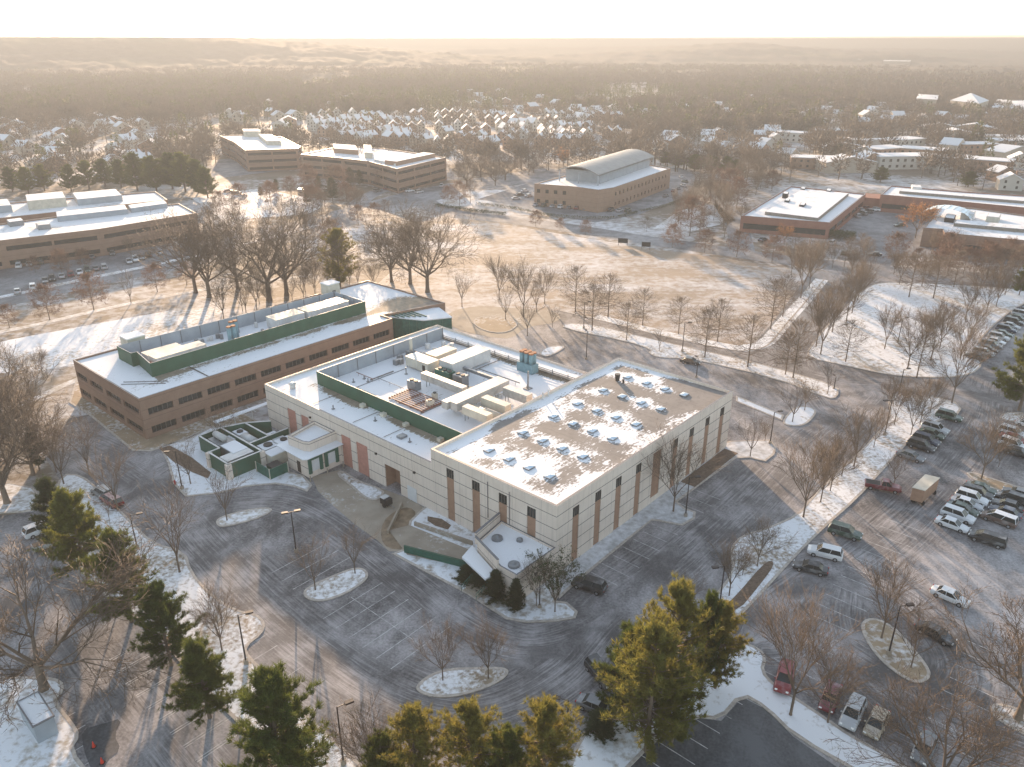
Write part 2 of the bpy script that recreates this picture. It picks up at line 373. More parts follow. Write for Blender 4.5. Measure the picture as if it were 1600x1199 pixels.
def lane_sheet(name, poly, z, mat, step=1.6):
    xs = [p[0] for p in poly]; ys = [p[1] for p in poly]
    gx, gy = np.meshgrid(np.arange(-95, 200, step), np.arange(45, 300, step)); gx = gx.ravel(); gy = gy.ravel()
    gx = gx + (gy / step % 2) * .3
    ins = offset(poly, .6); k = inpoly(gx, gy, ins); pts = list(zip(gx[k].tolist(), gy[k].tolist()))
    n = len(poly); allp = [Vector(p) for p in poly] + [Vector(p) for p in pts]
    r = delaunay_2d_cdt(allp, [], [list(range(n))], 1, 1e-4)
    V = np.array([(v.x, v.y, z) for v in r[0]]); F = [f for f in r[2] if len(f) == 3]
    Fa = np.array(F); a, b, c_ = V[Fa[:, 0]], V[Fa[:, 1]], V[Fa[:, 2]]
    cr = (b[:, 0] - a[:, 0]) * (c_[:, 1] - a[:, 1]) - (b[:, 1] - a[:, 1]) * (c_[:, 0] - a[:, 0])
    Fa[cr < 0] = Fa[cr < 0][:, ::-1]
    o = npmesh(name, V, Fa, mat); me = o.data
    best = np.full(len(V), 99.); sd_ = np.zeros(len(V)); al = np.zeros(len(V))
    for li, (pl, hw) in enumerate(LANES):
        q = [G(x, y) for x, y in pl]
        d = []                                  # smooth the polyline
        for i in range(len(q) - 1):
            p0 = q[max(i - 1, 0)]; p1 = q[i]; p2 = q[i + 1]; p3 = q[min(i + 2, len(q) - 1)]
            for t in (0, .25, .5, .75):
                d.append(tuple(.5 * ((2 * p1[k_]) + (-p0[k_] + p2[k_]) * t + (2 * p0[k_] - 5 * p1[k_] + 4 * p2[k_] - p3[k_]) * t * t + (-p0[k_] + 3 * p1[k_] - 3 * p2[k_] + p3[k_]) * t ** 3) for k_ in (0, 1)))
        d.append(q[-1]); s0 = li * 400.
        for i in range(len(d) - 1):
            (ax, ay), (bx, by) = d[i], d[i + 1]; L = math.hypot(bx - ax, by - ay)
            if L < 1e-3: continue
            ux, uy = (bx - ax) / L, (by - ay) / L
            t = (V[:, 0] - ax) * ux + (V[:, 1] - ay) * uy; tc = np.clip(t, 0, L)
            dx = V[:, 0] - ax - ux * tc; dy = V[:, 1] - ay - uy * tc; ds = np.hypot(dx, dy) * (5. / hw)
            sg = (V[:, 0] - ax) * uy - (V[:, 1] - ay) * ux; m = ds < best
            best[m] = ds[m]; sd_[m] = (np.hypot(dx, dy) * np.sign(sg))[m] + li * 37; al[m] = (s0 + tc)[m]; s0 += L
    w = np.clip((6.2 - best) / 3.0, 0, 1)
    for nm, arr in (('lane', sd_), ('lanew', w), ('lanes', al)):
        at = me.attributes.new(nm, 'FLOAT', 'POINT'); at.data.foreach_set('value', arr.astype(np.float32))
    return tag(o, kind='structure')
lane_sheet('asphalt_lot', A_MAIN, .024, M['asphalt'])
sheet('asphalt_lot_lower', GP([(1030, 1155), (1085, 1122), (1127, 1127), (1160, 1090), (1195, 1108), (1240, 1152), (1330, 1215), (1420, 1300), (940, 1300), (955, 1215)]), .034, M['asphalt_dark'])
sheet('bank', chaikin(GP([(1131, 953), (1160, 925), (1200, 880), (1214, 868), (1219, 874), (1190, 915), (1160, 955)]), 1), .135, M['mulch']) if 0 else None
# ---- raised planted islands and verges with kerbs
def island(name, px, mat='verge', smooth=2, h=.14, kerb=.4, z=None):
    poly = chaikin(GP(px), smooth) if smooth else GP(px)
    inner = offset(poly, kerb)
    mb = MB(); n = len(poly)
    for i in range(n):
        j = (i + 1) % n
        mb.quad((*poly[i], .0), (*poly[j], .0), (*poly[j], h), (*poly[i], h)); mb.quad((*poly[i], h), (*poly[j], h), (*inner[j], h), (*inner[i], h))
    tag(mb.obj('kerb', M['kerb']), kind='structure')
    return sheet(name, inner, h - .02, M[mat])
island('traffic_island', [(336, 816), (345, 808), (385, 797), (420, 793), (428, 799), (402, 812), (360, 823), (342, 825)], 'lawn_snow')
island('traffic_island', [(472, 926), (479, 938), (505, 942), (542, 929), (571, 910), (577, 898), (568, 888), (548, 889), (516, 902), (486, 915)], 'verge')
island('traffic_island', [(648, 1074), (668, 1056), (700, 1045), (745, 1044), (790, 1043), (797, 1054), (772, 1072), (722, 1089), (680, 1092), (655, 1084)], 'verge')
island('traffic_island', [(1344, 972), (1366, 965), (1395, 979), (1416, 1000), (1453, 1045), (1454, 1062), (1433, 1070), (1403, 1056), (1369, 1027), (1348, 994)], 'verge_dry')
island('traffic_island', [(1544, 1107), (1552, 1100), (1574, 1102), (1625, 1120), (1660, 1165), (1620, 1160), (1558, 1127)], 'verge_dry')
island('traffic_island', [(1219, 661), (1235, 667), (1258, 666), (1274, 650), (1276, 641), (1261, 635), (1240, 637)], 'lawn_snow')
island('traffic_island', [(840, 553), (856, 541), (887, 541), (869, 553), (853, 559)], 'lawn_snow')
island('traffic_island', [(1560, 655), (1564, 648), (1580, 644), (1640, 650), (1640, 662), (1580, 660)], 'verge')
island('traffic_island', [(1507, 741), (1517, 737), (1560, 752), (1640, 775), (1640, 792), (1540, 762)], 'verge_dry')
island('verge', [(878, 514), (979, 534), (1018, 547), (1012, 553), (1030, 560), (1068, 561), (1085, 563), (1210, 591), (1293, 624), (1309, 622), (1311, 604), (1210, 575), (1150, 560), (1100, 549), (1000, 526), (930, 508), (882, 505)], 'verge', 1)
island('verge', [(1180, 631), (1225, 650), (1222, 658), (1150, 628), (1150, 619)], 'lawn_snow', 0)
island('verge', [(1388, 621), (1400, 615), (1488, 624), (1507, 645), (1462, 660), (1435, 674), (1405, 708), (1378, 737), (1340, 780), (1285, 828), (1240, 874), (1180, 940), (1150, 970), (1110, 950), (1116, 931), (1145, 895), (1139, 858), (1158, 837), (1196, 827), (1246, 805), (1267, 779), (1300, 745), (1340, 710), (1377, 670), (1390, 650)], 'verge', 1)
island('verge', [(1355, 445), (1400, 441), (1600, 452), (1640, 462), (1590, 478), (1540, 520), (1525, 545), (1537, 560), (1530, 580), (1500, 590), (1440, 591), (1390, 587), (1320, 572), (1262, 560), (1262, 545), (1300, 500)], 'lawn_snow', 1)
island('verge', [(880, 1225), (905, 1150), (940, 1120), (1000, 1090), (1060, 1060), (1110, 1020), (1150, 1000), (1188, 1014), (1198, 1030), (1192, 1050), (1212, 1072), (1245, 1092), (1290, 1122), (1330, 1150), (1400, 1188), (1450, 1225), (1370, 1225), (1240, 1152), (1195, 1107), (1160, 1087), (1127, 1126), (1085, 1121), (1030, 1153), (960, 1225)], 'lawn_snow', 1)
island('verge', [(95, 742), (128, 742), (160, 770), (200, 810), (240, 850), (290, 862), (300, 895), (330, 930), (370, 955), (402, 960), (416, 975), (410, 992), (384, 1012), (390, 1027), (431, 1067), (480, 1120), (540, 1172), (600, 1230), (455, 1230), (400, 1160), (340, 1100), (296, 1052), (259, 1011), (223, 976), (142, 915), (121, 884), (100, 830), (82, 785)], 'verge', 1)
island('verge', [(-60, 758), (45, 754), (76, 790), (60, 797), (20, 803), (-60, 803)], 'lawn_snow', 1)
island('verge', [(-60, 1060), (70, 1058), (98, 1064), (101, 1080), (85, 1095), (115, 1130), (126, 1150), (112, 1172), (150, 1220), (-60, 1220)], 'lawn_snow', 1)
# building plot: front corner bed, long walk along the right face, yard verge
def GB(pts): return ccw([W(a, b) for a, b in pts])
island('verge', [(612, 866), (660, 892), (730, 929), (750, 942), (790, 968), (822, 974), (870, 972), (899, 967), (903, 957), (886, 942), (868, 940), (877, 926), (868, 890), (740, 830), (690, 800), (668, 790), (655, 800), (640, 815), (630, 860)], 'lawn_snow', 0)
island('verge', [(906, 907), (1018, 814), (1030, 815), (1042, 818), (1066, 822), (1086, 811), (1087, 801), (1070, 795), (1058, 785), (1150, 717), (1170, 716), (1196, 722), (1210, 711), (1213, 700), (1204, 688), (1142, 690), (1100, 700), (1000, 770), (870, 880), (868, 925), (874, 936)], 'walk', 0)
island('verge', [(249, 699), (262, 724), (271, 757), (290, 777), (340, 772), (385, 761), (430, 757), (458, 761), (480, 769), (488, 759), (475, 744), (440, 735), (440, 700), (395, 668), (330, 668), (300, 684)], 'lawn_snow', 0)
island('verge', [(524, 741), (535, 735), (560, 752), (601, 766), (598, 778), (583, 784), (566, 777), (548, 760)], 'verge', 1)
island('verge', [(139, 649), (207, 705), (235, 706), (263, 697), (300, 682), (330, 668), (405, 660), (300, 600), (120, 590), (108, 630)], 'verge_dry', 0)
sheet('walkway', GB([(-.35, 1.5), (-.35, 33), (-2.6, 33), (-2.6, 1.5)]), .150, M['walk'])
sheet('mulch_bed', GB([(-.15, 34.5), (-.15, 50.5), (-2.9, 50.5), (-2.9, 34.5)]), .146, M['mulch'])
sheet('mulch_bed', GP([(668, 808), (690, 812), (705, 822), (700, 829), (680, 823), (668, 815)]), .146, M['mulch'])
sheet('mulch_bed', GP([(249, 702), (265, 697), (300, 716), (330, 740), (325, 749), (300, 739), (270, 722)]), .146, M['mulch'])
sheet('mulch_bed', GP([(718, 893), (745, 890), (768, 912), (762, 930), (735, 925), (720, 908)]), .146, M['mulch'])
sheet('bank', chaikin(GP([(1128, 952), (1152, 930), (1190, 885), (1205, 876), (1210, 884), (1190, 912), (1152, 958)]), 1), .150, M['mulch'])
# dock apron
sheet('dock_apron', GP([(487, 745), (530, 735), (560, 752), (600, 765), (640, 780), (672, 800), (655, 825), (635, 862), (608, 862), (590, 845), (555, 820), (520, 790), (497, 768)]), .036, M['concrete'])
sheet('wet_ramp', chaikin(GP([(598, 815), (618, 798), (640, 792), (652, 803), (640, 835), (632, 860), (606, 858), (594, 842)]), 1), .046, M['mud'])
sheet('ramp_floor', GP([(608, 830), (640, 822), (745, 865), (748, 890), (700, 882), (636, 868)]), .147, M['concrete'])
# entrance drive of the brick building (paved ring)
sheet('entrance_drive', chaikin(GP([(690, 505), (700, 490), (725, 481), (760, 478), (800, 482), (870, 486), (878, 503), (820, 512), (800, 530), (770, 528), (730, 520)]), 1), .037, M['concrete'])
island('verge', [(738, 505), (745, 496), (775, 494), (800, 500), (812, 507), (795, 520), (770, 521), (748, 514)], 'verge_dry', 1)
# footpaths
def strip(name, px, w, z, mat):
    q = [Vector(G(x, y)) for x, y in px]; Lf = []; Rt = []
    for i, p in enumerate(q):
        d = (q[min(i + 1, len(q) - 1)] - q[max(i - 1, 0)]).normalized(); n_ = Vector((-d.y, d.x)) * (w / 2)
        Lf.append(tuple(p + n_)); Rt.append(tuple(p - n_))
    mb = MB()
    for i in range(len(q) - 1): mb.quad((*Rt[i], z), (*Rt[i + 1], z), (*Lf[i + 1], z), (*Lf[i], z))
    return tag(mb.obj(name, mat), kind='structure')
def smooth_px(px, k=4):
    out = []
    for i in range(len(px) - 1):
        p0 = px[max(i - 1, 0)]; p1 = px[i]; p2 = px[i + 1]; p3 = px[min(i + 2, len(px) - 1)]
        for j in range(k):
            t = j / k
            out.append(tuple(.5 * ((2 * p1[m]) + (-p0[m] + p2[m]) * t + (2 * p0[m] - 5 * p1[m] + 4 * p2[m] - p3[m]) * t * t + (-p0[m] + 3 * p1[m] - 3 * p2[m] + p3[m]) * t ** 3) for m in (0, 1)))
    return out + [px[-1]]
strip('footpath', smooth_px([(-60, 531), (60, 507), (150, 486), (276, 460), (400, 440), (480, 432)]), 2.6, .03, M['path'])
strip('footpath', smooth_px([(0, 642), (50, 625), (110, 598), (170, 575)]), 2.2, .03, M['path'])
# far roads
HW = [(-120, 486), (0, 462), (130, 434), (260, 408), (400, 376), (520, 345), (620, 317), (700, 297), (790, 280), (880, 266)]
strip('highway', smooth_px(HW), 26, .02, M['asphalt_far'])
strip('highway_median', smooth_px([(-120, 488), (0, 465), (130, 437), (260, 410), (400, 378), (500, 351)]), 3, .05, M['verge'])
strip('road', smooth_px([(640, 300), (672, 322), (720, 336), (790, 343), (900, 358), (1000, 374), (1100, 388), (1200, 403), (1300, 415), (1400, 425), (1620, 440)]), 13, .045, M['asphalt_far'])
strip('road', smooth_px([(1160, 392), (1150, 350), (1130, 320), (1120, 300)]), 9, .03, M['asphalt_far'])
strip('road', smooth_px([(1355, 430), (1362, 410), (1390, 370), (1400, 345)]), 12, .052, M['asphalt_far'])
strip('road', smooth_px([(540, 340), (560, 318), (590, 300), (640, 292)]), 9, .03, M['asphalt_far'])
strip('road', smooth_px([(700, 300), (840, 282), (900, 272)]), 9, .058, M['asphalt_far'])
strip('road', smooth_px([(1290, 425), (1240, 500), (1205, 545)]), 9, .03, M['asphalt_far'])
strip('kerb', smooth_px([(1288, 437), (1262, 468), (1230, 505), (1199, 540), (1170, 547), (1142, 547), (1040, 526), (930, 499), (872, 485)]), .5, .07, M['kerb'])
strip('snow_edge', smooth_px([(1284, 437), (1258, 468), (1226, 503), (1196, 536), (1168, 543), (1142, 543), (1040, 522), (930, 495)]), 4.0, .04, M['lawn_snow'])
sheet('wet_patch', chaikin(GP([(128, 1140), (160, 1132), (192, 1122), (178, 1150), (190, 1172), (165, 1190), (160, 1225), (148, 1215), (130, 1172)]), 1), .05, M['asphalt_dark'])
sheet('car_park', GP([(-60, 392), (0, 388), (140, 378), (300, 352), (330, 352), (330, 385), (250, 402), (130, 426), (-60, 462)]), .032, M['asphalt_far'])
sheet('car_park', GP([(745, 312), (800, 320), (850, 335), (930, 348), (1000, 335), (1075, 305), (1090, 275), (1062, 262), (830, 285)]), .034, M['asphalt_far'])
sheet('car_park', GP([(1160, 352), (1300, 375), (1420, 402), (1600, 415), (1600, 330), (1390, 320), (1350, 300), (1160, 335)]), .034, M['asphalt_far'])
sheet('car_park', GP([(330, 280), (480, 262), (600, 292), (720, 280), (700, 262), (480, 240), (330, 250)]), .034, M['asphalt_far'])
sheet('snow_lawn', GP([(300, 310), (400, 295), (520, 315), (480, 335), (350, 345)]), .03, M['lawn_snow'])
sheet('snow_lawn', GP([(700, 300), (800, 296), (820, 310), (740, 322), (690, 322)]), .03, M['verge'])
sheet('snow_lawn', GP([(1060, 330), (1120, 318), (1150, 345), (1080, 362), (1020, 358)]), .03, M['verge'])
# painted stall lines (all follow the building grid)
mb = MB()
def sline(a0, b0, a1, b1, w=.11, z=.029, gap=True):
    p, q = Vector(W(a0, b0)), Vector(W(a1, b1)); d = (q - p).normalized(); n_ = Vector((-d.y, d.x)) * w / 2
    mb.quad((*(p - n_), z), (*(q - n_), z), (*(q + n_), z), (*(p + n_), z))
for i in range(11):
    a = 3.6 + 2.72 * i
    if a < 19: sline(a, -27.4, a, -22.2); sline(a, -22.2, a, -17.3)
    elif a > 24: sline(a, -26.5, a, -21.6); sline(a, -21.6, a, -16.6)
sline(3.6, -22.2, 18, -22.2)
for i in range(9): a = 12.0 + 2.72 * i; sline(a, -39.2, a, -34.2)
for i in range(13):
    b = 1.3 + 2.72 * i
    if not 21 < b < 25: sline(-3.4, b, -8.0, b)
for i in range(9):
    a = 9.0 + 2.72 * i; sline(a, -49.8, a, -44.2); sline(a - .35, -49.8, a - .35, -44.2); sline(a, -60.5, a, -55.5)
for i in range(8):
    b = -18 + 2.72 * i; sline(-16.6, b, -20.6, b); sline(-26.0, b, -31, b, z=.04)
for i in range(20):
    b = -6 + 2.75 * i; sline(-30.5, b, -36, b, z=.029)
    if 3 < i < 12: sline(-47.5, b, -53, b)
for i in range(14): b = 2 + 2.75 * i; sline(30 + 0, 50.5 + b * 0, 30, 50.5) if 0 else None
for i in range(15): a = -2 + 2.72 * i; sline(a, 60.5, a, 65.5)
tag(mb.obj('parking_lines', M['paint']), kind='structure')
# ================================================================== HILLS
def hills():
    na, nr = 560, 190
    az = np.linspace(R(-52), R(52), na); r = 1500 * (9000 / 1500.) ** np.linspace(0, 1, nr)
    A, Rr = np.meshgrid(az, r, indexing='ij'); X = Rr * np.sin(A); Y = Rr * np.cos(A)
    ridge = fbm(X + 3000, Y * 2.2 + 900, 1900, 5, 4)
    def ss(x, a, b): t = np.clip((x - a) / (b - a), 0, 1); return t * t * (3 - 2 * t)
    z = ss(Rr, 1500, 2600) * (np.clip(ridge - .36, 0, 1) * 170) + ss(Rr, 4200, 8600) * (26 + 26 * fbm(X + 900, Y * .4, 1500, 9, 3))
    z = z + ss(Rr, 1500, 1750) * (vnoise(X, Y, 9, 3) * 6 + vnoise(X, Y, 30, 4) * 7)
    z = np.minimum(z, 76) - .6; z = np.where(Rr > 1620, np.maximum(z, 1.5 + 10 * vnoise(X, Y, 12, 6)), z)
    V = np.stack([X, Y, z], -1).reshape(-1, 3); i, j = np.meshgrid(np.arange(na - 1), np.arange(nr - 1), indexing='ij')
    k = (i * nr + j).ravel(); F = np.stack([k, k + 1, k + nr + 1, k + nr], -1)[:, ::-1]
    t = NT('hill_wood'); p = t.pos(); a_ = t.noise(p, .004, 4); b_ = t.noise(p, .05, 5, .7)
    c = t.mix(t.ramp(b_, .35, .65), (.06, .052, .042), (.12, .10, .078)); c = t.mix(t.ramp(a_, .5, .62), c, (.075, .08, .05))
    sn = t.noise(p, .012, 5, .75); c = t.mix(t.ramp(sn, .72, .75), c, (.4, .4, .4)); t.col(c); t.b.inputs['Roughness'].default_value = 1
    tag(npmesh('hills', V, F, t.mat, k=4), kind='structure')
hills()
# ================================================================== HAZE
t = NT('haze'); t.t.nodes.remove(t.b); out = [x for x in t.t.nodes if x.type == 'OUTPUT_MATERIAL'][0]
pv = t.n('ShaderNodeVolumePrincipled'); pv.inputs['Density'].default_value = .00055; pv.inputs['Color'].default_value = (.24, .26, .285, 1)
pv.inputs['Anisotropy'].default_value = .29; t.l(pv.outputs[0], out.inputs['Volume'])
mb = MB(); mb.box(-9500, 9500, -9500, 9500, -1.2, 80); hz = tag(mb.obj('haze', t.mat), kind='stuff')
# ================================================================== BUILDINGS
def wall_face(mb, p0, p1, z0, z1, holes, depth):
    """outer wall between plan points p0->p1 (outward = right-hand side), with real recessed openings"""
    L = math.hypot(p1[0] - p0[0], p1[1] - p0[1]); ux, uy = (p1[0] - p0[0]) / L, (p1[1] - p0[1]) / L; nx, ny = uy, -ux
    def P(u, z, d=0.): return (p0[0] + ux * u - nx * d, p0[1] + uy * u - ny * d, z)
    us = sorted({0., L} | {round(h[0], 4) for h in holes} | {round(h[1], 4) for h in holes}); zs = sorted({z0, z1} | {h[2] for h in holes} | {h[3] for h in holes})
    for i in range(len(us) - 1):
        for j in range(len(zs) - 1):
            cu, cz = (us[i] + us[i + 1]) / 2, (zs[j] + zs[j + 1]) / 2
            if any(h[0] < cu < h[1] and h[2] < cz < h[3] for h in holes): continue
            mb.quad(P(us[i], zs[j]), P(us[i + 1], zs[j]), P(us[i + 1], zs[j + 1]), P(us[i], zs[j + 1]))
    for a, b, c_, d_ in holes:
        mb.quad(P(a, c_), P(b, c_), P(b, c_, depth), P(a, c_, depth)); mb.quad(P(a, d_, depth), P(b, d_, depth), P(b, d_), P(a, d_))
        mb.quad(P(a, c_, depth), P(a, d_, depth), P(a, d_), P(a, c_)); mb.quad(P(b, c_), P(b, d_), P(b, d_, depth), P(b, c_, depth))
    return P
def pane(P, h, depth, parent, name='window', mat='glass', bars=3, rail=False, fmat='frame'):
    a, b, c_, d_ = h
    m = MB(); m.quad(P(a, c_, depth - .02), P(b, c_, depth - .02), P(b, d_, depth - .02), P(a, d_, depth - .02)); w = m.obj(name, M[mat], parent)
    if bars:
        f = MB(); bw = .05
        for i in range(bars + 1):
            u = a + (b - a) * i / bars; u0, u1 = max(a, u - bw), min(b, u + bw); q = depth - .09
            f.quad(P(u0, c_, q), P(u1, c_, q), P(u1, d_, q), P(u0, d_, q)); f.quad(P(u0, c_, q + .06), P(u0, c_, q), P(u0, d_, q), P(u0, d_, q + .06)); f.quad(P(u1, c_, q), P(u1, c_, q + .06), P(u1, d_, q + .06), P(u1, d_, q))
        if rail:
            zz = (c_ + d_) / 2; f.quad(P(a, zz - .04, depth - .095), P(b, zz - .04, depth - .095), P(b, zz + .04, depth - .095), P(a, zz + .04, depth - .095))
        f.obj('frame', M[fmat], w)
    return w
def parapet(mb, poly, zr, z1, t=.35, ms=0, mc=1):
    """coping ring + inner faces"""
    inn = offset(poly, t); n = len(poly)
    for i in range(n):
        j = (i + 1) % n
        mb.quad((*poly[i], z1), (*poly[j], z1), (*inn[j], z1), (*inn[i], z1), mc)
        mb.quad((*inn[i], z1), (*inn[j], z1), (*inn[j], zr), (*inn[i], zr), ms)
    return inn
def roof_grid(name, x0, x1, y0, y1, z, snowf, mat, parent, step=.5):
    nx, ny = int((x1 - x0) / step) + 1, int((y1 - y0) / step) + 1
    X, Y = np.meshgrid(np.linspace(x0, x1, nx), np.linspace(y0, y1, ny), indexing='ij')
    V = np.stack([X, Y, np.full(X.shape, z)], -1).reshape(-1, 3)
    i, j = np.meshgrid(np.arange(nx - 1), np.arange(ny - 1), indexing='ij'); k = (i * ny + j).ravel()
    F = np.stack([k, k + ny, k + ny + 1, k + 1], -1); o = npmesh(name, V, F, mat, parent, 4)
    at = o.data.attributes.new('snow', 'FLOAT', 'POINT'); at.data.foreach_set('value', snowf(X, Y).ravel().astype(np.float32)); return o
def bx(name, mat, parent, *a): return MB().box(*a).obj(name, M[mat] if isinstance(mat, str) else [M[m] for m in mat], parent)
# ------------------------------------------------------------------ the panelled warehouse (local x = along right face, y = along front)
wh = thing('warehouse', 'large cream panelled warehouse with patchy snow roof and green screened plant deck in the centre', 'warehouse', (OX, OY, 0), AX)
HH, LH = 11.5, 9.0
mb = MB(); panes = []
fr = [4.5, 9.95, 15.4, 20.9]; rt = [4.5, 9.9, 15.2, 20.7, 31.8, 37.1, 42.6, 48.0]
# front face of the high block runs from y=25.1 down to y=0 at x=0 ; the right face from x=0 to 51.5 at y=0
hf = [(25.1 - c - .8, 25.1 - c + .8, 7.8, 9.45) for c in fr]
P = wall_face(mb, (0, 25.1), (0, 0), 0, HH, [(h[0], h[1], .0, 9.45) for h in hf], .12)
for h in hf: panes.append((P, h)); 
hr = [(c - .75, c + .75, 7.8, 9.45) for c in rt]
P2 = wall_face(mb, (0, 0), (51.5, 0), 0, HH, [(h[0], h[1], .0, 9.45) for h in hr] + [(24.9, 27.4, 1.1, 9.5)], .12)
wall_face(mb, (51.5, 0), (51.5, 25.1), 0, HH, [(3.6, 4.8, 0, 2.2), (12, 15, 0, 3.4)], .2)
wall_face(mb, (51.5, 25.1), (0, 25.1), 0, HH, [], 0)
hp = [(0, 0), (51.5, 0), (51.5, 25.1), (0, 25.1)]
m2 = MB(); parapet(m2, hp, HH - .55, HH, .4, 0, 1); m2.obj('parapet', [M['precast'], M['coping']], wh)
mb.obj('wall', M['precast'], wh)
for Pq, hs in ((P, hf), (P2, hr)):
    for h in hs:
        s_ = MB(); s_.quad(Pq(h[0], 0, .115), Pq(h[1], 0, .115), Pq(h[1], 7.8, .115), Pq(h[0], 7.8, .115)); s_.obj('pilaster', M['strip'], wh)
        pane(Pq, h, .12, wh, bars=3, rail=False)
s_ = MB(); s_.quad(P2(24.9, 1.1, .115), P2(27.4, 1.1, .115), P2(27.4, 9.5, .115), P2(24.9, 9.5, .115)); s_.obj('pilaster', M['strip'], wh)
bx('door', 'strip', wh, 51.35, 51.4, 3.6, 4.8, 0, 2.2); bx('roller_door', 'white_metal', wh, 51.35, 51.4, 12, 15, 0, 3.4)
SK = [(x, y) for y in (18.5, 14.3, 10.3, 6.3) for x in (6.3, 14.4, 22.4, 29.2, 37.0, 45.0)]
def high_snow(X, Y):
    u, v = X / 51.5, Y / 25.1
    s = .365 - .10 * np.clip((u - .45) * 2, 0, 1) * (1 - v) - .05 * u + (fbm(X, Y, 5, 11) - .5) * .95 + .12 * np.exp(-((u - .08) / .12) ** 2)
    for x, y in SK:
        d2 = ((X - x - .3) / 2.3) ** 2 + ((Y - y) / 1.8) ** 2; s = s + .34 * np.exp(-d2)
    s = s + .5 * np.exp(-((25.1 - Y) / 1.5) ** 2) + .55 * np.exp(-((51.5 - X) / 1.6) ** 2) + .3 * np.exp(-(X / 2.2) ** 2) + .22 * np.exp(-(Y / 2.6) ** 2) * (u < .8)
    s = s - .35 * np.exp(-(((u - .9) / .15) ** 2 + ((v - .12) / .3) ** 2)); return s
roof_grid('roof', .35, 51.15, .35, 24.75, HH - .5, high_snow, M['roofsnow'], wh, .4)
for x, y in SK:
    k = MB(); k.box(x - .78, x + .78, y - .62, y + .62, HH - .5, HH - .28); f = k.obj('skylight', M['steel'], wh)
    g = MB(); g.v = [(x - .7, y - .55, HH - .278), (x + .7, y - .55, HH - .278), (x + .7, y + .55, HH - .278), (x - .7, y + .55, HH - .278), (x, y, HH - .1)]
    g.f = [(0, 1, 4), (1, 2, 4), (2, 3, 4), (3, 0, 4)]; g.m = [0] * 4; g.obj('pane', M['skylight'], f)
for x, y, r_, h in ((42.6, 19.2, .55, 1.3), (42.2, 17.6, .22, .8)): k = MB(); k.tube((x, y, HH - .5), (x, y, HH - .5 + h), r_ * .7, r_, 10); k.obj('roof_fan', M['pole'], wh)
for x, y in ((26.5, 24.2), (28.2, 24.3)): MB().tube((x, y, HH - .5), (x, y, HH + 1.0), .12, .12, 8).obj('vent_pipe', M['white_metal'], wh)
# --- low block
lb = [(0, 25.102), (0, 72), (46, 72), (46, 25.102)]                         # ccw seen from above is reversed; order for faces below
mb = MB()
strips = [(58.2, 60.6), (62.3, 65.0), (41.2, 44.3), (45.8, 48.5)]
H_ = [(72 - b, 72 - a, .0, 6.15) for a, b in strips] + [(72 - 36.8, 72 - 32.9, 0, 4.5)]
PL = wall_face(mb, (0, 72), (0, 25.102), 0, LH, H_, .15)
wall_face(mb, (46, 72), (0, 72), 0, LH, [], 0); wall_face(mb, (46, 25.102), (46, 72), 0, LH, [], 0)
mb.obj('wall', M['precast'], wh)
for a, b in strips:
    s_ = MB(); s_.quad(PL(72 - b, 0, .14), PL(72 - a, 0, .14), PL(72 - a, 6.15, .14), PL(72 - b, 6.15, .14)); s_.obj('wall_panel', M['pink'], wh)
al = MB(); al.box(2.2, 2.3, 32.9, 36.8, 0, 4.5)
for y0, y1 in ((32.75, 32.9), (36.8, 36.95)): al.box(.02, 2.3, y0, y1, 0, 4.5)
al.box(.02, 2.3, 32.75, 36.95, 4.5, 4.6); al.obj('alcove', M['strip'], wh); bx('roller_door', 'pink', wh, 2.1, 2.19, 33.2, 35.4, 0.1, 3.2)
parm = MB(); lbp = ccw([(0, 25.1), (0, 72), (46, 72), (46, 25.1)]); parapet(parm, lbp, LH - .5, LH, .3, 0, 1); parm.obj('parapet', [M['precast'], M['coping']], wh)
def low_snow(X, Y):
    s = .78 + (fbm(X, Y, 5, 31) - .5) * .5
    d = 7.6 - X
    s = s - .75 * np.exp(-((d - .8) / 1.1) ** 2) * ((Y > 25) & (Y < 66)) * np.clip(.5 + vnoise(X, Y, 6, 8), 0, 1) * (vnoise(X, Y, 4, 19) * 1.1 + .25)
    s = s - .5 * np.exp(-((40.5 - X) / 1.3) ** 2) * (Y < 50); return s
roof_grid('roof', .3, 45.7, 25.11, 71.7, LH - .45, low_snow, M['roofsnow_brown'], wh, .5)
ZR = LH - .44
# plant-deck screen: green outside, grey inside
def screen(name, p0, p1, z0, z1, parent, t=.12, mo='green', mi='grey_metal', posts=6):
    L = math.hypot(p1[0] - p0[0], p1[1] - p0[1]); ux, uy = (p1[0] - p0[0]) / L, (p1[1] - p0[1]) / L; nx, ny = uy, -ux
    def Q(u, d, z): return (p0[0] + ux * u + nx * d, p0[1] + uy * u + ny * d, z)
    m = MB(); m.quad(Q(0, 0, z0), Q(L, 0, z0), Q(L, 0, z1), Q(0, 0, z1), 0); m.quad(Q(L, -t, z0), Q(0, -t, z0), Q(0, -t, z1), Q(L, -t, z1), 1)
    m.quad(Q(0, 0, z1), Q(L, 0, z1), Q(L, -t, z1), Q(0, -t, z1), 1); m.quad(Q(0, -t, z0), Q(0, 0, z0), Q(0, 0, z1), Q(0, -t, z1), 0); m.quad(Q(L, 0, z0), Q(L, -t, z0), Q(L, -t, z1), Q(L, 0, z1), 0)
    o = m.obj(name, [M[mo], M[mi]], parent)
    for i in range(posts + 1 if posts else 0):
        u = .15 + (L - .3) * i / posts; MB().tube(Q(u, -t - .12, z0), Q(u, -t - .12, z1), .07, n=5).obj('brace', M['coping'], o)
    return o
screen('roof_screen', (7.3, 65), (7.3, 25.12), ZR, 11.3, wh, posts=9)
screen('roof_screen', (41, 65), (7.3, 65), ZR, 11.3, wh, posts=7)
k = MB()
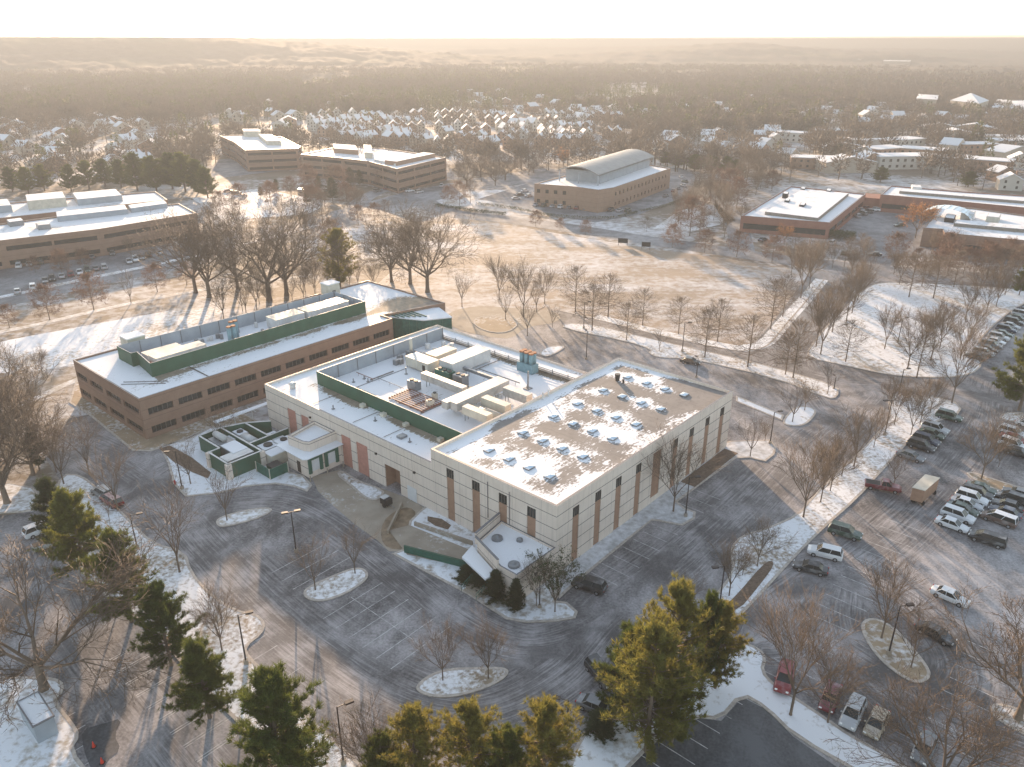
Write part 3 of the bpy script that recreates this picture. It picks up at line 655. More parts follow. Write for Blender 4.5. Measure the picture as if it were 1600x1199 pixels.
for i in range(11): k.tube((40.8, 25.6 + 3.9 * i, ZR), (40.8, 25.6 + 3.9 * i, 9.9), .1, n=5)
for z in (9.0, 9.3, 9.6): k.tube((40.7, 25.5, z), (40.7, 64.8, z), .09, n=5)
k.obj('pipe_rack', M['steel'], wh); bx('kerb_wall', 'roof_brown', wh, 40.9, 41.2, 25.2, 64.8, ZR - .02, 9.05)
# snow on the deck edges, parapet ledge
def unit(name, mat, x0, x1, y0, y1, z0, z1, legs=True, lids=0, seams=3, top=None):
    m = MB(); zb = z0 + (.35 if legs else 0)
    m.box(x0, x1, y0, y1, zb, z1, 0); o = m.obj(name, [M[mat]], wh)
    d = MB(); L = x1 - x0 > y1 - y0
    for i in range(1, seams + 1):
        t_ = i / (seams + 1.)
        if L: xx = x0 + (x1 - x0) * t_; d.box(xx - .03, xx + .03, y0 - .02, y0, zb + .1, z1 - .1)
        else: yy = y0 + (y1 - y0) * t_; d.box(x0 - .02, x0, yy - .03, yy + .03, zb + .1, z1 - .1)
    d.box(x0 - .06, x1 + .06, y0 - .06, y1 + .06, z1, z1 + .05); d.obj('casing_trim', M[top or mat], o)
    if legs:
        g = MB()
        for xx in (x0 + .2, x1 - .2):
            for yy in (y0 + .2, y1 - .2): g.box(xx - .06, xx + .06, yy - .06, yy + .06, z0, zb)
        g.obj('support', M['steel'], o)
    return o
u_ = unit('air_handler', 'cream_metal', 24.6, 27.6, 52.2, 58.8, ZR, 10.9, top='white_metal'); bx('door', 'dark', u_, 24.55, 24.59, 53.0, 53.8, ZR + .5, 10.3)
unit('air_handler', 'white_metal', 27.0, 38.0, 47.6, 51.3, ZR, 11.4, seams=6)
unit('air_handler', 'cream_metal', 29, 35, 54.5, 57.5, ZR, 10.6, seams=2)
def duct(pts, r=.55, mat='duct', parent=wh, sq=True):
    m = MB()
    for (x0, y0), (x1, y1) in zip(pts[:-1], pts[1:]):
        if abs(x1 - x0) > abs(y1 - y0): m.box(min(x0, x1) - r, max(x0, x1) + r, y0 - r, y0 + r, 9.9, 9.9 + 2 * r)
        else: m.box(x0 - r, x0 + r, min(y0, y1) + (r + .003), max(y0, y1) - (r + .003), 9.9, 9.9 + 2 * r - .004)
    o = m.obj('duct', M[mat], parent); g = MB()
    for (x0, y0), (x1, y1) in zip(pts[:-1], pts[1:]):
        for t_ in (.15, .85):
            x, y = x0 + (x1 - x0) * t_, y0 + (y1 - y0) * t_
            g.tube((x - .4, y, ZR), (x - .4, y, 9.9), .06, n=4); g.tube((x + .4, y, ZR), (x + .4, y, 9.9), .06, n=4)
    g.obj('support', M['steel'], o); return o
duct([(20.8, 50), (20.8, 37.4)], .7)
duct([(14.6, 36.4), (28, 36.4)], .7); duct([(15.2, 34.6), (27.5, 34.6)], .8)
duct([(15.2, 33.3), (15.2, 25.9)], .75, 'cream_metal'); duct([(20, 33.3), (20, 25.9)], .8, 'cream_metal'); duct([(25.8, 33.3), (25.8, 25.9)], .8)
duct([(29.2, 47), (29.2, 38)], .3, 'steel')
k = MB(); k.tube((18.0, 33, 9.6), (18.0, 27.0, 9.6), .8, n=14); k.obj('duct', M['cream_metal'], wh, True)
k = MB()
for i in range(9): x = 11.9 + .62 * i; k.box(x, x + .16, 40.2, 49.3, 8.95, 9.08)
for y in (40.3, 43.2, 46.2, 49.1): k.box(11.8, 17.3, y, y + .12, 8.6, 8.94)
k.obj('pipe_bundle', M['pipe_red'], wh)
for (x0, x1, y0, y1, z, mt) in ((24.4, 26.2, 46, 50, 10.6, 'green_dark'), (24.6, 26.4, 42.6, 45.2, 10.7, 'steel'), (17.5, 18.9, 48, 50.4, 10.3, 'steel'), (17.2, 18, 42.4, 43.3, 9.8, 'cream_metal'), (14.2, 15.4, 40.6, 41.7, 9.8, 'cream_metal'), (22.5, 24.0, 38.2, 40.8, 10, 'steel'), (22.6, 23.8, 42, 46, 9.6, 'steel')):
    o = bx('chiller', mt, wh, x0, x1, y0, y1, ZR, z); f = MB()
    n_ = max(1, int((y1 - y0) / 1.1))
    for i in range(n_):
        yy = y0 + (y1 - y0) * (i + .5) / n_; f.tube(((x0 + x1) / 2, yy, z), ((x0 + x1) / 2, yy, z + .18), min(.45, (x1 - x0) * .4), n=12)
    f.obj('fan', M['dark'], o)
for i in range(7): random.seed(i + 50); x, y = random.uniform(29, 38), random.uniform(58.5, 63.5); MB().tube((x, y, ZR), (x, y, ZR + random.uniform(.8, 1.7)), random.uniform(.3, .7), n=10).obj('roof_fan', M['white_metal'], wh)
for i in range(6): random.seed(i + 90); x, y = random.uniform(23, 30), random.uniform(60, 64); bx('condenser', 'steel', wh, x, x + 1.0, y, y + 1.0, ZR, ZR + random.uniform(.7, 1.3))
rp = random.Random(21)
for i in range(10):
    x0_, y0_ = rp.uniform(12, 38), rp.uniform(28, 60); L_ = rp.uniform(3, 11); hz_ = rp.uniform(.15, .9)
    q1 = (x0_ + L_, y0_, ZR + hz_) if i % 2 else (x0_, y0_ + min(L_, 63 - y0_), ZR + hz_); mm = MB(); mm.tube((x0_, y0_, ZR + hz_), q1, rp.uniform(.05, .14), n=6)
    for t_ in (.1, .5, .9): xx, yy = x0_ + (q1[0] - x0_) * t_, y0_ + (q1[1] - y0_) * t_; mm.tube((xx, yy, ZR), (xx, yy, ZR + hz_), .04, n=4)
    mm.obj('roof_pipe', M[('steel', 'frame', 'pipe_red', 'duct')[i % 4]], wh)
k = bx('exhaust_base', 'blue_metal', wh, 38.3, 40.3, 36.6, 40.6, ZR, 10.5); s_ = MB()
for i in range(3):
    for j in range(2): s_.tube((38.9 + j * .9, 37.4 + i * 1.2, 10.5), (38.9 + j * .9, 37.4 + i * 1.2, 12.6), .48, n=12)
s_.obj('exhaust_stack', M['blue_metal'], k, True); s_ = MB()
for i in range(3):
    for j in range(2): s_.tube((38.9 + j * .9, 37.4 + i * 1.2, 12.6), (38.9 + j * .9, 37.4 + i * 1.2, 12.85), .54, .5, n=12)
s_.obj('stack_cap', M['rust'], k)
s_ = MB(); s_.tube((32.7, 32.9, ZR), (32.7, 32.9, 12.2), .16, n=8); s_.tube((32.7, 33.3, ZR), (32.7, 32.9, 10.3), .05, n=4); s_.box(32, 33.4, 32.3, 33.6, ZR, ZR + .15); s_.obj('flue', M['steel'], wh)
s_ = MB(); s_.tube((29.5, 62.6, ZR), (29.5, 62.6, 12.4), .35, n=10); s_.obj('flue', M['cream_metal'], wh, True)
for i, (x, y) in enumerate(((14.5, 58.5), (14.9, 60.2), (22, 55.8), (4.3, 44.0), (2.4, 53.5), (3.0, 33.5), (12.5, 60.5))):
    s_ = MB(); s_.tube((x, y, ZR), (x, y, ZR + (1.5 if i == 2 else .8)), .12, n=6); s_.box(x - .25, x + .25, y - .25, y + .25, ZR, ZR + .12); s_.obj('vent_pipe', M['steel'], wh)
o = bx('roof_hatch', 'steel', wh, 2.6, 4.0, 35.2, 36.4, ZR, ZR + .4)
o = MB(); o.tube((3.0, 67.0, ZR), (3.0, 67.0, ZR + .9), .55, n=12); o.tube((3, 67, ZR + .9), (3, 67, ZR + 1.2), .75, .3, n=12); o.obj('roof_fan', M['white_metal'], wh, True)
for x, y in ((6.6, 49.8), (6.6, 38.0), (6.7, 29.5), (6.6, 44)): bx('condenser', 'cream_metal', wh, x - .5, x + .4, y, y + .9, ZR, ZR + .6)
s_ = MB()
for y in (50, 38.3, 30): s_.tube((1.2, y + 8, ZR + .12), (6.9, y + 8, ZR + .12), .05, n=4)
s_.obj('roof_pipe', M['frame'], wh)
s_ = MB(); s_.box(11.2, 23.9, 58.0, 58.15, ZR, ZR + .1); s_.box(11.2, 11.35, 49.6, 57.9, ZR, ZR + .09); s_.box(10.9, 21, 40.0, 40.12, ZR, ZR + .1); s_.obj('cable_tray', M['steel'], wh)
for y in (57.2, 38.6, 29.0): bx('wall_lamp', 'dark', wh, -.28, 0, y, y + .35, 5.6 if y < 50 else 6.4, 5.9 if y < 50 else 6.7)
for y in (8.6, 12.9): MB().tube((-.1, y, 4.2), (-.1, y, 10.4), .06, n=5).obj('downpipe', M['coping'], wh)
bx('door', 'door_white', wh, -.06, 0, 29.0, 31.2, 0, 2.6); bx('door', 'door_white', wh, -.055, 0, 60.9, 62.0, 0, 2.3)
# porch block at the front corner
pp = ccw([(0, 10.3), (-6.2, 9.3), (-8.3, 3.0), (-8.3, 0.0), (-1.5, .0), (-.01, .0)])
mb = MB(); n = len(pp)
for i in range(n): 
    if not (abs(pp[i][0]) < .1 and abs(pp[(i + 1) % n][0]) < .1): wall_face(mb, pp[i], pp[(i + 1) % n], 0, 4.8, [], 0)
po = mb.obj('entrance_block', M['precast'], wh)
pr = MB(); parapet(pr, pp, 4.4, 4.8, .22, 0, 1); pr.obj('parapet', [M['precast'], M['coping']], po)
MB().prism(offset(pp, .22), 4.3, 4.42).obj('roof', M['snow'], po)
sc_ = MB()
def slab(m, p, q, t, z0, z1, mi=0):
    p, q = Vector(p), Vector(q); d = (q - p).normalized(); n_ = Vector((-d.y, d.x)) * t / 2
    m.prism(ccw([tuple(p - n_), tuple(q - n_), tuple(q + n_), tuple(p + n_)]), z0, z1, mi)
slab(sc_, (-.2, 10.45), (-6.3, 9.5), .25, 4.3, 6.1); slab(sc_, (-6.35, 9.4), (-8.25, 3.4), .25, 4.805, 5.6); sc_.obj('parapet_wall', M['precast'], po)
sc_ = MB(); slab(sc_, (-.2, 10.45), (-6.3, 9.5), .33, 6.1, 6.2); slab(sc_, (-6.35, 9.4), (-8.25, 3.4), .33, 5.6, 5.7); sc_.obj('coping', M['coping'], po)
for x, y in ((-3.5, 7.9), (-6.6, 2.0), (-1.7, 5.2)):
    f = MB(); f.tube((x, y, 4.4), (x, y, 4.75), .85 if y > 6 or x < -6 else .5, .8 if y > 6 or x < -6 else .45, 14); f.tube((x, y, 4.75), (x, y, 5.0), .4, .1, 10); f.obj('roof_fan', M['steel'], po)
MB().prism(ccw([(-5.9, 10.6), (-8.9, 9.7), (-10.3, 3.9), (-8.45, 3.5), (-6.5, 9.2)]), 3.1, 3.4).obj('canopy', M['snow'], po)
bx('door', 'dark', po, -7.6, -7.5, 5.2, 6.6, 0.15, 2.4)
st = MB()
for i in range(4): st.box(-9.6 - .5 * i, -9.1 - .5 * i, 4.6, 7.4, 0, .9 - .22 * i)
st.obj('steps', M['concrete'], po)
st = MB()
for y in (4.6, 7.4):
    for i in range(5): st.tube((-9.2 - .55 * i, y, .8 - .18 * i), (-9.2 - .55 * i, y, 1.9 - .2 * i), .035, n=5)
    st.tube((-9.2, y, 1.9), (-11.4, y, 1.1), .045, n=5); st.tube((-9.2, y, 1.4), (-11.4, y, .6), .035, n=5)
st.obj('handrail', M['green_dark'], po)
# dock annex
dk = bx('dock_annex', 'precast', wh, -7, -.003, 48.9, 55.2, 0, 4.2)
pa = ccw([(.0, 50.0), (-5.6, 50.0), (-6.2, 51.0), (-6.6, 55.0), (-.6, 56.2), (-.003, 56.2)])
m = MB(); m.prism(pa, 4.35, 6.2, cap=False); pin = parapet(m, pa, 5.4, 6.2, .25, 0, 1); m.obj('parapet', [M['precast'], M['coping']], dk); MB().prism(pin, 5.3, 5.45).obj('roof', M['snow'], dk)
MB().prism(ccw([(-.003, 48.0), (-7.6, 48.0), (-8.2, 48.6), (-8.2, 56.6), (-.003, 57.0)]), 4.2, 4.34).obj('canopy', M['snow'], dk)
for x in (-5.6, -2.2):
    f = MB(); f.box(x - 1.45, x - .85, 48.6, 48.9, .9, 3.4); f.box(x + .85, x + 1.45, 48.6, 48.9, .9, 3.4); f.box(x - 1.45, x + 1.45, 48.6, 48.9, 3.402, 4.15); o = f.obj('dock_seal', M['green_dark'], dk)
    bx('dock_door', 'door_white', dk, x - .85, x + .85, 48.84, 48.9, 1.1, 3.4)
bx('door', 'pole', dk, -7.06, -7.0, 51.3, 52.3, .2, 2.4)
k = MB()
for x in (-7.6, -4.0, -.6): k.tube((x, 47.8, 0), (x, 47.8, 1.1), .12, n=8)
k.obj('bollard', M['concrete'], dk)
# ------------------------------------------------------------------ brick office building (same grid)
bk = thing('office_building', 'two storey brown brick office with long snowy roof and green rooftop plant screens at left', 'office building', (OX, OY, 0), AX)
BH = 8.6
mb = MB(); al = [(106.9, 101.0), (99.4, 93.0), (91.9, 85.3), (113.6, 108.4)]
hs = []
for y1, y0 in al:
    for z0, z1 in ((4.75, 6.15), (.9, 2.35)): hs.append((113.9 - y1, 113.9 - y0, z0, z1))
PF = wall_face(mb, (-19, 113.9), (-19, 84.2), 0, BH, hs, .45)
rb = [(-17.7 + 6.05 * i, -12.8 + 6.05 * i) for i in range(10)]
hs2 = [(x0 + 19, x1 + 19, z0, z1) for x0, x1 in rb for z0, z1 in ((4.75, 6.15), (.9, 2.35))]
PR = wall_face(mb, (-19, 84.2), (42.8, 84.2), 0, BH, hs2, .45)
bpoly = ccw([(-19, 84.2), (42.8, 84.2), (42.8, 88.2), (59.8, 83.6), (59.8, 114.4), (-19, 113.9)])
wall_face(mb, (42.8, 84.2), (42.8, 88.2), 0, BH, [], 0); wall_face(mb, (42.8, 88.2), (59.8, 83.6), 0, BH, [], 0)
hs3 = [(1.5 + 5.7 * i, 6.0 + 5.7 * i, z0, z1) for i in range(5) for z0, z1 in ((4.75, 6.15), (.9, 2.35))]
PE = wall_face(mb, (59.8, 83.6), (59.8, 114.4), 0, BH, hs3, .45); wall_face(mb, (59.8, 114.4), (-19, 113.9), 0, BH, [], 0)
mb.obj('wall', M['brick'], bk)
for Pq, hh in ((PF, hs), (PR, hs2), (PE, hs3)):
    for h in hh: pane(Pq, h, .45, bk, bars=5)
m = MB(); parapet(m, bpoly, BH - .4, BH, .3, 0, 1); m.obj('parapet', [M['brick'], M['coping']], bk)
def bsnow(X, Y):
    s = .78 + (fbm(X, Y, 6, 77) - .5) * .55
    s = s - .5 * np.exp(-(((X + 12) / 4) ** 2 + ((Y - 90) / 3.5) ** 2)) * vnoise(X, Y, 2.5, 4)
    s = s - .55 * np.exp(-((Y - 92.0) / 1.3) ** 2) * (X > -12) * (.3 + vnoise(X, Y, 6, 5)) - .9 * np.exp(-(((X - 52) / 7) ** 2 + ((Y - 91) / 6) ** 2)); return s
roof_grid('roof', -18.7, 42.6, 84.5, 113.6, BH - .38, bsnow, M['roofsnow_brown'], bk, .6)
rg = roof_grid('roof', 42.6, 59.5, 88.2, 113.9, BH - .38, bsnow, M['roofsnow_brown'], bk, .6)
m = MB(); m.v = [(42.8, 88.25, BH - .385), (59.5, 83.95, BH - .385), (59.5, 88.25, BH - .385)]; m.f = [(0, 1, 2)]; m.m = [0]; m.obj('roof', M['roof_brown'], bk)
zb = BH - .38
for p0, p1, ps in (((-12, 93.2), (42, 93.2), 10), ((42, 93.2), (42, 105.6), 3), ((42, 105.6), (-12, 108.0), 12), ((-12, 108.0), (-12, 101.5), 2), ((-12, 101.5), (-10.8, 101.5), 0), ((-10.8, 101.5), (-12, 93.2), 2)):
    q0, q1 = (p0, p1)
    screen('roof_screen', q0, q1, zb, 11.2, bk, posts=ps)
def unitb(x0, x1, y0, y1, z1, mat='white_metal'):
    m = MB(); m.box(x0, x1, y0, y1, zb + .3, z1); o = m.obj('air_handler', M[mat], bk); f = MB()
    for i in range(int((x1 - x0) / 1.6)): xx = x0 + 1.6 * (i + .5); f.box(xx - .03, xx + .03, y0 - .02, y0, zb + .4, z1 - .1)
    f.box(x0 - .07, x1 + .07, y0 - .07, y1 + .07, z1, z1 + .06); f.obj('casing_trim', M['cream_metal'], o)
    return o
unitb(-9.8, 1.2, 95.4, 98.6, 10.9); unitb(-9.5, -2, 99.6, 102.5, 10.4); unitb(19.8, 27.5, 97.8, 102, 10.9); unitb(28.2, 40, 97.2, 101.8, 10.9)
bx('duct', 'pink', bk, -10.2, -9.9, 95.8, 97.6, zb + .5, 9.9)
for x, y, h in ((8.2, 98.2, 12.2), (10.6, 101.5, 12.0)):
    m = MB()
    for i in range(2): m.tube((x + i * 1.1, y, zb), (x + i * 1.1, y, h), .5, n=12)
    o = m.obj('exhaust_stack', M['blue_metal'], bk, True); m = MB()
    for i in range(2): m.tube((x + i * 1.1, y, h), (x + i * 1.1, y, h + .25), .56, .5, n=12)
    m.obj('stack_cap', M['rust'], o)
random.seed(8)
for i in range(12):
    x, y = random.uniform(3, 19), random.uniform(95, 104); r_ = random.uniform(.35, .7)
    if abs(y - 98.2) < 1.2 or abs(y - 101.5) < 1: y = 104
    MB().tube((x, y, zb), (x, y, zb + random.uniform(.6, 1.3)), r_, r_ * .9, 10).obj('roof_fan', M['steel' if i % 3 else 'white_metal'], bk)
for (x0, x1, y0, y1, z1) in ((-9.2, -5.4, 109.2, 112.8, 11.4), (42.4, 46, 108.6, 111.8, 12.0)):
    o = bx('stair_tower', 'cream_metal', bk, x0, x1, y0, y1, zb, z1); bx('roof', 'snow', o, x0 - .12, x1 + .12, y0 - .12, y1 + .12, z1, z1 + .25); bx('door', 'frame', o, x0 + 1.2, x0 + 2.2, y0 - .05, y0, zb + .1, zb + 2.2)
m = MB(); m.tube((-4.5, 85, zb + .1), (-4.5, 92.8, zb + .1), .12, n=5); m.tube((-11, 89, zb + .1), (-17, 95.0, zb + .1), .07, n=5); m.tube((-11.8, 88.2, zb + .1), (-17.8, 94.2, zb + .1), .07, n=5)
m.obj('roof_pipe', M['frame'], bk)
# green glazed entrance hall at the rear corner
ap = [(44.5, 88.0), (48.5, 79.4), (54.5, 76.0), (57.5, 83.6), (51, 88.6)]; ap = ccw(ap)
m = MB()
for i in range(len(ap)): wall_face(m, ap[i], ap[(i + 1) % len(ap)], 0, 7.6, [], 0)
at_ = m.obj('glazed_hall', M['glass_green'], bk); m = MB()
for i in range(len(ap)):
    p, q = Vector(ap[i]), Vector(ap[(i + 1) % len(ap)]); k_ = max(2, int((q - p).length / 1.8))
    for j in range(k_):
        x, y = p.lerp(q, j / k_); m.tube((x, y, 0), (x, y, 7.6), .09, n=5)
m.obj('mullion', M['green_dark'], at_); MB().prism(offset(ap, -.15), 7.6, 7.85).obj('roof', M['snow'], at_)
m = MB()
for i in range(6): m.box(45.3 + 1.0 * i, 45.6 + 1.0 * i, 80.5 + (5 - i) * 0.9, 87.6, 7.9, 8.1)
m.obj('trellis', M['green_dark'], at_)
# covered walkway frame beside the building
cw = thing('covered_walkway', 'white framed covered walkway between brick office and green equipment yard', 'walkway canopy', (*W(76.5, -9), 0), AX)
m = MB(); m.box(0, 16, -.6, .6, 2.5, 2.62); m.obj('roof', M['snow'], cw); m = MB()
for i in range(5):
    m.tube((.4 + 3.8 * i, -1.6, 2.45), (.4 + 3.8 * i, 1.6, 2.45), .07, n=5); m.tube((.4 + 3.8 * i, 0, 0), (.4 + 3.8 * i, 0, 2.45), .08, n=5)
m.obj('post', M['white_metal'], cw)
# ------------------------------------------------------------------ equipment yard
ey = thing('equipment_yard', 'green walled equipment yard with white capped walls beside the cream warehouse', 'equipment yard', (OX, OY, 0), AX)
YW = [[(-16.3, 59), (-16.3, 65.4)], [(-16.3, 65.4), (-14.2, 65.4)], [(-14.2, 65.4), (-14.2, 72.6)], [(-14.2, 72.6), (-9.8, 72.6)], [(-9.8, 72.6), (-5.6, 71.0)], [(-5.6, 71), (-2, 68)], [(-9.8, 72.6), (-9.8, 58.9)], [(-9.8, 58.9), (-16.3, 59)], [(-5.7, 70.8), (-5.7, 63)], [(-9.8, 63), (-1.5, 63)]]
for p, q in YW:
    m = MB(); slab(m, p, q, .25, .12, 3.0); o = m.obj('yard_wall', M['green'], ey); m = MB(); slab(m, p, q, .3, 3.0, 3.1); m.obj('coping', M['white_metal'], o)
for x, y in ((-16.3, 59), (-16.3, 65.4), (-9.8, 58.9)): bx('yard_post', 'precast', ey, x - .45, x + .45, y - .45, y + .45, .1, 2.95)
ge = thing('generator', 'long grey generator housing with snow top inside green walled yard', 'generator', (*W(65.5, -12), 0), AX)
bx('housing', 'steel', ge, -1.5, 1.5, -3.4, 5.4, .15, 2.7); bx('lid', 'snow', ge, -1.45, 1.45, -3.35, 1, 2.7, 2.85)
MB().tube((0, 2, 3.3), (0, 5.2, 3.3), .6, n=14).obj('muffler', M['white_metal'], ge, True)
ge2 = thing('transformer', 'white topped transformer cabinet nearest the front wall of green yard', 'transformer', (*W(61.6, -13.2), 0), AX)
bx('cabinet', 'steel', ge2, -2.4, 2.6, -1.2, 1.2, .15, 2.6); bx('lid', 'white_metal', ge2, -2.5, 2.7, -1.3, 1.3, 2.6, 2.75)
ge3 = thing('condenser_unit', 'tan condenser cabinet with snowy top at right end of green yard', 'condenser unit', (*W(58.2, -7.0), 0), AX)
bx('cabinet', 'cream_metal', ge3, -2.2, 2.2, -1.3, 1.2, .15, 2.2); bx('lid', 'snow', ge3, -2.2, 2.2, -1.3, 1.2, 2.2, 2.35)
ge4 = thing('storage_tank', 'round grey tank standing in rear bay of green equipment yard', 'tank', (*W(66.5, -7.7), 0), AX)
m = MB(); m.tube((0, -1.6, 1.5), (0, 1.8, 1.5), 1.1, n=18); m.obj('vessel', M['white_metal'], ge4, True); bx('cradle', 'steel', ge4, -.8, .8, -1.2, 1.2, .15, .5)
for i, (a_, b_, sx_, sy_, h_, mt_, lb_) in enumerate(((68.5, -11.8, 1.2, 2.2, 2.4, 'cream_metal', 'cream equipment cabinet behind the long generator in green yard'), (61.0, -7.2, 1.4, 1.6, 2.3, 'steel', 'grey equipment cabinet in the bay nearest the dock annex'),
    (69.8, -7.6, 1.3, 1.0, 2.2, 'grey_metal', 'blue grey cabinet at the far end bay of green yard'), (64.0, -4.0, 1.8, 1.2, 2.0, 'cream_metal', 'low cream cabinet against the cream warehouse in the yard'), (60.2, -4.4, 1.1, 1.6, 2.6, 'white_metal', 'white cabinet between the green yard and dock annex'))):
    q_ = thing('equipment_cabinet', lb_, 'equipment cabinet', (*W(a_, b_), 0), AX); bx('cabinet', mt_, q_, -sy_, sy_, -sx_, sx_, .13, h_); bx('lid', 'snow', q_, -sy_ + .1, sy_ - .1, -sx_ + .1, sx_ - .1, h_, h_ + .1)
    fm = MB(); fm.tube((0, 0, h_ + .1), (0, 0, h_ + .32), min(sx_, sy_) * .6, n=12); fm.obj('fan', M['dark'], q_)
# dumpster enclosure
de = thing('dumpster_enclosure', 'small green gated enclosure beside snow mound left of loading dock', 'enclosure', (*W(55.5, -10.2), 0), AX)
m = MB(); m.box(-1.6, 2.0, -2.0, -1.85, .1, 2.0); m.box(-1.6, -1.45, -1.85, 2.2, .1, 2.0); m.obj('fence_panel', M['green_dark'], de); m = MB()
for x, y in ((-1.7, -2.05), (2.0, -2.05), (-1.7, 2.2)): m.tube((x, y, 0), (x, y, 2.2), .09, n=6)
m.obj('post', M['cream_metal'], de)
sh = thing('dumpster', 'green metal bin inside the small gated enclosure', 'dumpster', (*W(55.6, -9.6), 0), AX)
m = MB(); m.box(-1.0, 1.2, -1.2, .9, .15, 1.4); m.obj('bin', M['green'], sh); m = MB(); m.box(-1.03, 1.23, -1.23, .93, 1.4, 1.48); m.obj('lid', M['dark'], sh)
# ramp retaining wall
rw = thing('retaining_wall', 'long green railing wall along sloping ramp in front of warehouse corner', 'railing', (0, 0, 0))
m = MB(); p, q = G(632, 864), G(744, 893); slab(m, p, q, .18, .1, 1.25); o = m.obj('panel', M['green_dark'], rw); m = MB(); slab(m, p, q, .26, 1.25, 1.33); m.obj('rail', M['green'], rw)
m = MB(); p, q = G(648, 822), G(738, 853); slab(m, p, q, .3, .1, .8); tag(m.obj('garden_wall', M['concrete']), 'low concrete wall on the upper side of the brown ramp at warehouse front', 'low wall')
m = MB(); p, q = G(606, 835), G(628, 790); slab(m, p, q, .3, .0, .7); tag(m.obj('garden_wall', M['concrete']), 'low concrete wall beside the sunken loading bay door', 'low wall')
# ------------------------------------------------------------------ other office buildings
def office(name, label, px, h, wmat, floors=2, glass='glass', rooftop=(), roofm='roof_far', band=1.5):
    poly = ccw([G(x, y, h) for x, y in px]); cx = sum(p[0] for p in poly) / len(poly); cy = sum(p[1] for p in poly) / len(poly)
    t = thing(name, label, 'office building', (cx, cy, 0)); poly = [(x - cx, y - cy) for x, y in poly]; n = len(poly)
    mb = MB(); wins = []
    for i in range(n):
        p, q = poly[i], poly[(i + 1) % n]; L = math.hypot(q[0] - p[0], q[1] - p[1]); hs = []
        if L > 8:
            fh = h / floors
            for f_ in range(floors):
                z0 = fh * f_ + fh * .22; z1 = z0 + band; k = max(1, int(L / 14)); w = (L - 1.6) / k
                hs += [(.8 + w * j + .35, .8 + w * (j + 1) - .35, z0, z1) for j in range(k)]
        Pq = wall_face(mb, p, q, 0, h, hs, .4); wins += [(Pq, hh) for hh in hs]
    mb.obj('wall', M[wmat], t)
    for Pq, hh in wins: pane(Pq, hh, .4, t, mat=glass, bars=0)
    m = MB(); inn = parapet(m, poly, h - .5, h, .5, 0, 1); m.obj('parapet', [M[wmat], M['coping']], t)
    tri = tessellate_polygon([[Vector((*p, 0)) for p in inn]]); m = MB(); m.v = [(*p, h - .48) for p in inn]
    for a, b, c_ in tri: m.f.append((a, b, c_)); m.m.append(0)
    m.obj('roof', M[roofm], t)
    for (x0, y0, x1, y1, x2, y2, hh, mt) in rooftop:          # box given by three roof pixels: near-left, near-right, far-right
        A_, B_, D_ = [Vector(G(a, b, h)) - Vector((cx, cy)) for a, b in ((x0, y0), (x1, y1), (x2, y2))]
        pg = ccw([tuple(A_), tuple(B_), tuple(D_), tuple(A_ + D_ - B_)]); o = MB().prism(pg, h - .48, h + hh).obj('rooftop_unit', M[mt], t)
        MB().prism(offset(pg, .2), h + hh, h + hh + .12).obj('lid', M['roof_far'], o)
    return t
office('office_building', 'front wing of long brick office with dark ribbon windows at left edge', [(-60, 384), (0, 376), (155, 358), (307, 333), (280, 318), (150, 330), (0, 350), (-60, 357)], 9.5, 'brick', 2, rooftop=((90, 345, 200, 333, 196, 326, 1.4, 'grey_metal'), (205, 331, 262, 323, 257, 318, 1.2, 'grey_metal'), (60, 358, 80, 356, 76, 352, 1.2, 'steel'), (15, 353, 38, 350, 34, 346, 1.2, 'steel')))
office('office_building', 'rear wing of long brick office with rooftop plant behind the front wing at left edge', [(-60, 346), (0, 341), (262, 312), (243, 299), (0, 318), (-60, 322)], 9.5, 'brick', 2, rooftop=((-20, 333, 20, 330, 14, 320, 2.2, 'grey_metal'), (45, 327, 105, 321, 100, 311, 3.0, 'cream_metal'), (122, 320, 192, 313, 182, 303, 2.0, 'grey_metal')))
office('office_building', 'hazy brick office with zigzag snowy roof left of the larger brick office', [(343, 212), (366, 222), (383, 235), (465, 232), (470, 229), (440, 214), (400, 210)], 12, 'brick', 3, rooftop=((382, 213, 408, 213, 405, 209, 3, 'cream_metal'), (418, 226, 440, 226, 425, 215, 2, 'cream_metal')))
office('office_building', 'wide brown brick office with deep rooftop screen in the centre distance', [(470, 241), (535, 247), (575, 252), (620, 264), (697, 246), (600, 232), (535, 228)], 12, 'brick', 3, rooftop=((522, 238, 560, 241, 556, 233, 2.0, 'brick_tan'), (570, 246, 582, 247, 580, 234, 2.5, 'cream_metal'), (620, 258, 680, 245, 662, 243, 1.6, 'brick_tan'), (585, 251, 618, 258, 660, 246, .5, 'white_metal')))
office('office_building', 'low red brick building with white roof and square raised centre at right', [(1158, 337), (1297, 348), (1353, 303), (1235, 291)], 6.5, 'brick_red', 1, rooftop=((1195, 334, 1278, 344, 1326, 305, .7, 'roof_brown'), (1225, 319, 1232, 320, 1234, 317, 1.5, 'dark'), (1222, 308, 1230, 309, 1232, 306, 1.5, 'dark'), (1248, 326, 1256, 327, 1259, 323, 1.5, 'dark'), (1290, 302, 1297, 303, 1299, 300, 1.2, 'dark'), (1250, 299, 1257, 300, 1259, 297, 1.2, 'dark')), band=2.2)
office('office_building', 'very long red brick building with narrow white roof at right edge', [(1376, 304), (1480, 313), (1700, 334), (1700, 312), (1500, 299), (1392, 290)], 7.5, 'brick_red', 1, rooftop=((1405, 301, 1600, 317, 1602, 313, .6, 'roof_brown'), (1425, 296, 1440, 297, 1438, 293, 1.0, 'white_metal')), band=2.0)
